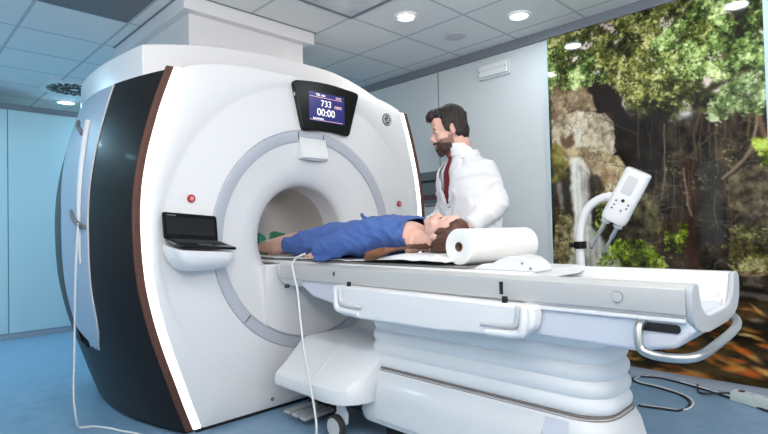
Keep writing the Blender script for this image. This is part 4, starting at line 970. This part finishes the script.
# pointed cuff standing up on the far side
ctube(b, [(-2.18, 2.13, 1.03), (-2.27, 2.13, 1.07), (-2.33, 2.13, 1.115), (-2.362, 2.13, 1.15)], [.06, .042, .02, .004], 12, flat=(.5, 1))
# collar band on the far shoulder
ctube(b, [(-1.90, 2.075, 1.085), (-1.82, 2.065, 1.09), (-1.75, 2.055, 1.075), (-1.70, 2.05, 1.05)], [.03, .028, .024, .014], 10, flat=(1, .5))
me = remesh(b, .0065, 4)
def gw(p, n):
    a = noise.noise(V((p.x*5+p.y*9, p.y*16, p.z*13))); c = noise.noise(V((p.x*16+p.y*7+3, p.y*20, p.z*22))); r = 1-abs(noise.noise(V((p.x*7+p.z*12, p.y*10+p.x*6, p.z*9+2))))*2
    k = 1 if p.z > .9 else .2
    return k*(.010*a + .005*c + .007*max(0, r)**2)
displace(me, gw)
# neckline opening and hem are left open over the body
def cutg(c, n):
    if c.x < -2.725: return True
    if c.x > -1.76 and abs(c.y-1.965) < .10 and n.x > .2: return True
    return c.z > 1.0 and 1.845 < c.y < 2.035 and c.x > -1.80 + max(0, 1.945-c.y)*.55 - max(0, c.y-1.945)*.2 if c.x > -1.85 else False
del_faces(me, cutg)
g = to_obj('gown', me, gownm, pa); so = g.modifiers.new('cloth', 'SOLIDIFY'); so.thickness = .003; so.offset = 0
# green shoe covers
for q in (-1, 1):
    y = lambda d: 1.97+q*d
    b = NB(); ctube(b, [(-3.08, y(.085), .935), (-3.14, y(.085), .930), (-3.185, y(.088), .958), (-3.215, y(.097), 1.0), (-3.235, y(.10), 1.045)], [.052, .055, .056, .050, .026], 14)
    ctube(b, [(-3.10, y(.085), .955), (-3.13, y(.088), .99), (-3.17, y(.09), 1.01)], [.045, .048, .04], 12)
    me = remesh(b, .007, 3); displace(me, lambda p, n: .008*noise.noise(p*28) + .004*noise.noise(p*60)); to_obj('shoe_cover', me, greenm, pa)
# hair and ponytail
b = NB()
def E2(p, r): ell(b, W(*p), r, M)
E2((-.034, 0, .048), (.082, .082, .086)); E2((-.055, 0, -.005), (.052, .078, .075)); E2((.012, 0, .085), (.055, .066, .042))
for q in (-1, 1): E2((-.012, q*.066, .035), (.045, .02, .055))
ctube(b, [W(-.05, -.045, -.04), W(-.06, -.07, -.08), (-1.665, 1.825, .962), (-1.695, 1.795, .955), (-1.73, 1.765, .952)], [.034, .022, .012, .010, .010], 14)
ctube(b, [W(-.05, -.06, .05), W(-.06, -.075, .0), W(-.065, -.07, -.05)], [.04, .042, .035], 12)
me = remesh(b, .006, 3)
displace(me, lambda p, n: .0035*noise.noise(V((p.x*14, p.y*95, p.z*95))) + .003*noise.noise(V((p.x*30, p.y*40, p.z*40))))
hr_ = to_obj('hair', me, hairb, pa)
b = NB()
for k in range(9):
    o1 = V((0, random.uniform(-.008, .008), random.uniform(-.006, .008))); o2 = V((random.uniform(-.03, .02), random.uniform(-.022, .015), random.uniform(-.012, .022)))
    ctube(b, [V((-1.715, 1.772, .952))+o1*.4, V((-1.755, 1.748, .948))+o1, V((-1.795, 1.735, .938))+o1*2, V((-1.835, 1.728, .924))+o1*2+o2*.6, V((-1.875, 1.722, .912))+o1*2+o2], [.007, .011, .013, .010, .002], 8)
me = remesh(b, .005, 2); displace(me, lambda p, n: .004*noise.noise(V((p.x*16, p.y*110, p.z*110)))); o_ = to_obj('ponytail', me, MATS['light brown hair'], pa); o_['label'] = 'loose light brown ponytail end'

# ---- the doctor behind the table
DF, DL = V((-.334, -.943, 0)).normalized(), V((.943, -.334, 0)).normalized()
neck = at(461.5, 150, 3.10); hc = at(448.5, 130, 3.08); ped = V((neck.x, neck.y, 0)) - DF*.10
dr = thing('person', 'bearded person in white coat and red tie standing behind the table', 'person', (ped.x, ped.y, 0))
def D(f, l, z): return ped + DF*f + DL*l + V((0, 0, z))
hf = (-RT*1.0 + V((0, 0, -.30)) + DF*.10)
b = NB(); W, M = head(b, hc, hf, V((0, 0, 1)) - RT*.30, 1.06, True)
nk0 = W(-.035, 0, -.05)
ctube(b, [nk0, W(-.045, 0, -.11), neck-V((0, 0, .02)), D(.08, 0, 1.40)], [.062, .060, .062, .085], 16)
# trunk and legs
rg = []
for z, f, w, dp in ((.86, .02, .165, .115), (.95, .02, .165, .115), (1.05, .03, .15, .105), (1.15, .045, .155, .11), (1.28, .06, .175, .12), (1.38, .075, .175, .11), (1.43, .085, .12, .085), (1.46, .09, .07, .06)):
    rg.append(sring(D(f, 0, z), DL, DF, w, dp, 28, 2.3))
loft(b, rg)
for q in (-1, 1):
    ctube(b, [D(.02, q*.09, .92), D(.03, q*.10, .70), D(.02, q*.10, .50), D(.0, q*.105, .30), D(-.02, q*.105, .08)], [.095, .082, .060, .055, .042], 14)
    ctube(b, [D(-.05, q*.105, .045), D(.02, q*.108, .05), D(.11, q*.115, .035), D(.17, q*.12, .028)], [.036, .042, .036, .024], 12)
SL = at(484, 172, 3.02); EL = at(496, 204, 2.98); WL = at(470, 227, 2.86)
SR = D(.075, -.175, 1.375); ER = D(.07, -.24, 1.12); WR = D(.27, -.20, 1.00)
for S_, E_, W_ in ((SL, EL, WL), (SR, ER, WR)):
    ctube(b, [D(.07, 0, 1.36)*.35+S_*.65, S_, (S_+E_)/2, E_, (E_+W_)/2, W_], [.07, .062, .050, .045, .040, .028], 14)
hand(b, WL, (WL-EL).normalized()*.6+DF*.5, (0, 0, -1), 1, .25); hand(b, WR, DF*.8+DL*.2+V((0, 0, -.35)), (0, 0, -1), -1, .25)
me = remesh(b, .0065, 6); bd = to_obj('body', me, [skinm, MATS['stubbled skin']], dr)
for p in me.polygons:
    q = (p.center + root_loc(dr) - hc)/1.06; f_, l_, u_ = M.col[0].dot(q), M.col[1].dot(q), M.col[2].dot(q)
    if -.125 < u_ < -.045 + .03*max(0, (.03-f_)/.03) and abs(l_) > .02 and -.004 < f_ < .075 and u_ < -.035+.0*f_: p.material_index = 1
face_parts(W, M, dr, 1.06)
# trousers, shoes
b = NB()
loft(b, [sring(D(.02, 0, z), DL, DF, w, dp, 28, 2.3) for z, w, dp in ((.80, .175, .125), (.95, .175, .125), (1.03, .165, .118))])
for q in (-1, 1): ctube(b, [D(.02, q*.09, .92), D(.03, q*.10, .70), D(.02, q*.10, .50), D(.0, q*.105, .30), D(-.015, q*.105, .07)], [.105, .095, .076, .07, .066], 14)
me = remesh(b, .01, 4); displace(me, lambda p, n: .006*noise.noise(p*14)); to_obj('trousers', me, trous, dr)
for q in (-1, 1):
    b = NB(); ctube(b, [D(-.075, q*.105, .042), D(.0, q*.106, .052), D(.09, q*.113, .046), D(.19, q*.122, .036)], [.040, .048, .047, .034], 14, flat=(1, .85))
    for v in b.verts: v.co.z = max(v.co.z, .004)
    obj('shoe', b, shoem, dr)
# shirt and tie
b = NB()
loft(b, [sring(D(f, 0, z), DL, DF, w, dp, 32, 2.3) for z, f, w, dp in ((.99, .03, .172, .130), (1.10, .045, .178, .136), (1.28, .06, .190, .144), (1.385, .078, .18, .128), (1.435, .088, .115, .094), (1.47, .095, .078, .074), (1.50, .10, .072, .072))])
me = remesh(b, .008, 4); to_obj('shirt', me, shirtm, dr)
nd = (W(-.045, 0, -.11)-neck).normalized()
b = NB(); c0 = neck - V((0, 0, .015)); rg = []
ux = DL; uy = DF
for h, r in ((-.02, .078), (.018, .074), (.045, .070), (.045, .075), (.015, .081), (-.025, .086)):
    rg.append(sring(c0+V((0, 0, h))+DF*(.01+h*.5), ux, uy, r, r*.98, 32))
rg.append(rg[0]); loft(b, rg, False); obj('shirt_collar', b, shirtm, dr)
kf = c0 + DF*.088 + V((0, 0, -.005))
b = NB(); loft(b, [[kf + DL*x*k + DF*o + V((0, 0, z)) for x, o in ((-1, 0), (-.5, .012), (.5, .012), (1, 0), (.4, -.006), (-.4, -.006))] for z, k in ((.012, .022), (-.005, .020), (-.026, .013))]); obj('tie_knot', b, tiem, dr)
b = NB(); rg = []
for k in range(11):
    t = k/10; z = kf.z-.024-t*.30; f = float(np.interp(z, [.99, 1.10, 1.28, 1.385, 1.435, 1.47], [.03+.135, .045+.142, .06+.150, .078+.134, .088+.100, .095+.085])); hwid = .019+.027*t if t < .93 else .022
    c_ = D(f, .0, z); rg.append([c_ - DL*hwid, c_ + DF*.006, c_ + DL*hwid, c_ - DF*.003])
loft(b, rg); obj('tie', b, tiem, dr)
# coat
b = NB(); rg = []
for z, f, w, dp in ((.52, .03, .235, .185), (.70, .03, .225, .175), (.88, .03, .212, .160), (1.02, .04, .20, .15), (1.15, .05, .20, .148), (1.28, .065, .208, .152), (1.36, .076, .205, .142), (1.41, .084, .172, .118), (1.45, .090, .112, .096), (1.485, .092, .092, .090)):
    rg.append(sring(D(f, 0, z), DL, DF, w, dp, 36, 2.4))
loft(b, rg)
for S_, E_, W_, I in ((SL, EL, WL, 1), (SR, ER, WR, -1)):
    ctube(b, [D(.07, 0, 1.37)*.35+S_*.65+V((0, 0, .0)), S_, (S_+E_)/2, E_, (E_+W_)/2, W_], [.074, .074, .070, .070, .064, .054], 16)
me = remesh(b, .008, 6)
def cw(p, n):
    q = p-ped; f = q.dot(DF); l = q.dot(DL)
    a = noise.noise(V((l*7, f*7+2, p.z*5))); c = noise.noise(V((l*14+p.z*9, f*14, p.z*16-l*8))); r = max(0, 1-2.2*abs(noise.noise(V((l*6+p.z*5, f*6, p.z*10-l*7+5)))))
    return .007*a+.006*c+.009*r*r
displace(me, cw)
def cutc(c, n):
    q = c-ped; f = q.dot(DF); l = q.dot(DL)
    if c.z > 1.47 and n.z > .3: return True
    if f < .06: return False
    zc = 1.19
    if c.z > zc: return abs(l-.0) < .014 + (c.z-zc)*.34
    return abs(l) < .004 and c.z < 1.2 and False
del_faces(me, cutc)
ct = to_obj('coat', me, coatm, dr); so = ct.modifiers.new('cloth', 'SOLIDIFY'); so.thickness = .005; so.offset = 0
# lapels and collar follow the opening
def chest(z, l): # forward distance of the coat surface
    w = float(np.interp(z, [1.15, 1.28, 1.36, 1.41, 1.45, 1.485], [.20, .208, .205, .172, .112, .092])); dp = float(np.interp(z, [1.15, 1.28, 1.36, 1.41, 1.45, 1.485], [.148, .152, .142, .118, .096, .090])); f0 = float(np.interp(z, [1.15, 1.28, 1.36, 1.41, 1.45, 1.485], [.05, .065, .076, .084, .090, .092]))
    return f0 + dp*max(0, 1-(abs(l)/w)**2.4)**(1/2.4)
for q in (-1, 1):
    b = NB(); rg = []
    for k in range(13):
        t = k/12; z = 1.20+.25*t; l0 = .014+(z-1.19)*.34; wd = .010+.055*math.sin(PI*min(1, t*1.05))**.8*(.5+.5*t)
        a_ = D(chest(z, l0)+.006, q*l0, z); c_ = D(chest(z, l0+wd)+.007, q*(l0+wd), z-.012*t); m_ = D(chest(z, l0+wd*.5)+.013, q*(l0+wd*.5), z-.006*t); e_ = D(chest(z, l0+wd*.5)+.002, q*(l0+wd*.5), z-.006*t)
        rg.append([a_, m_, c_, e_])
    loft(b, rg); obj('lapel', b, coatm, ct)
b = NB(); rg = []
for k in range(17):
    a = -2.3+4.6*k/16+PI; c_ = D(.088, 0, 1.472)
    dv = DF*math.cos(a)+DL*math.sin(a); up_ = math.cos((k/16-.5)*PI)
    rg.append([c_+dv*.082+V((0, 0, .012+.018*up_)), c_+dv*.090+V((0, 0, .018+.018*up_)), c_+dv*.108+V((0, 0, -.018)), c_+dv*.100+V((0, 0, -.026))])
loft(b, rg); obj('coat_collar', b, coatm, ct)
for k in range(3):
    z = 1.12-.11*k; p = D(chest(max(1.15, z), .02)+.004, -.02, z); b = NB(); cyl(b, p-DF*.004, p+DF*.004, .009, 16); obj('button', b, shirtm, ct)
# hair and beard
b = NB(); S6 = 1.06
def E3(p, r, rot=None): ell(b, W(*p), tuple(q*S6 for q in r), (M @ rot) if rot else M)
E3((-.028, 0, .054), (.094, .086, .088)); E3((.05, 0, .098), (.052, .066, .036)); E3((.078, .005, .088), (.030, .055, .026)); E3((-.068, 0, -.005), (.046, .074, .085)); E3((-.06, 0, -.05), (.03, .055, .05))
for q in (-1, 1): E3((.012, q*.070, .03), (.028, .014, .05)); E3((.012, q*.069, -.006), (.006, .006, .020)); E3((-.04, q*.066, .0), (.03, .018, .06))
me = remesh(b, .0055, 3); displace(me, lambda p, n: .005*noise.noise(p*38) + .003*noise.noise(p*90)); to_obj('hair', me, haird, dr)
b = NB(); E3((.050, 0, -.108), (.042, .042, .022)); E3((.074, 0, -.114), (.022, .028, .024)); E3((.094, 0, -.056), (.013, .030, .006)); E3((.086, 0, -.096), (.016, .024, .013))
for q in (-1, 1): E3((.036, q*.047, -.088), (.026, .009, .022)); E3((.078, q*.030, -.076), (.018, .012, .026)); E3((.050, q*.043, -.088), (.028, .010, .024))
me = remesh(b, .0045, 2); displace(me, lambda p, n: .002*noise.noise(p*120)); to_obj('beard', me, beardm, dr)
# ------------------------------------------------------------------ light
def area(name, loc, size, power, col=(1, 1, 1), rot=(0, 0, 0), shape='DISK'):
    l = bpy.data.lights.new(name, 'AREA'); l.shape = shape; l.size = size; l.energy = power; l.color = col
    o = bpy.data.objects.new(name, l); C.objects.link(o); o.location = loc; o.rotation_euler = rot; return o
WARM = (1, .945, .89); COOL = (.45, .82, 1); DAY = (.92, .97, 1)
area('lamp_a', (-2.5, 2.735, ZC-.03), .16, 5, WARM)
area('lamp_b', (-1.943, 3.337, ZC-.03), .13, 3.5, DAY)
area('lamp_c', (-6.71, 1.574, ZC-.03), .2, 10, COOL)
# two unseen downlights known from mural reflections; the big square lamps are added fill
for x, y, p, s, c in ((-.8, 3.25, 7, .13, DAY), (1.5, 1.3, 34, .56, WARM), (.6, .3, 13, .56, WARM), (-.5, -.9, 17, .56, WARM), (1.3, -.9, 12, .56, WARM), (-2.14, -.49, 5, .13, DAY)):
    area('lamp_and_fill', (x, y, ZC-.03), s, p, c, shape='SQUARE' if s > .3 else 'DISK')
for x, y, p in ((-5.7, -.5, 44), (-4.9, -1.4, 14), (-6.0, 2.3, 22)):  # unseen cool lamps, added for the cyan glow on the back wall
    area('cool_fill', (x, y, ZC-.03), .3, p, COOL)
area('bore_fill', (-3.6, GY, BZ+BR-.02), .2, 1.2, WARM)  # added lamp inside the tunnel, only to lighten the bore
# added up-facing fill by the camera, like a bounced flash, to brighten the ceiling
area('bounce_fill', (.1, -.1, 1.6), .3, 100, WARM, V((-.34, .34, .88)).to_track_quat('-Z', 'Y').to_euler())
w = bpy.data.worlds.new('world'); sc.world = w; w.use_nodes = True
w.node_tree.nodes['Background'].inputs[0].default_value = (.8, .9, 1, 1); w.node_tree.nodes['Background'].inputs[1].default_value = .1
sc.view_settings.view_transform = 'Standard'; sc.view_settings.look = 'None'; sc.view_settings.gamma = 1; sc.view_settings.exposure = -.14
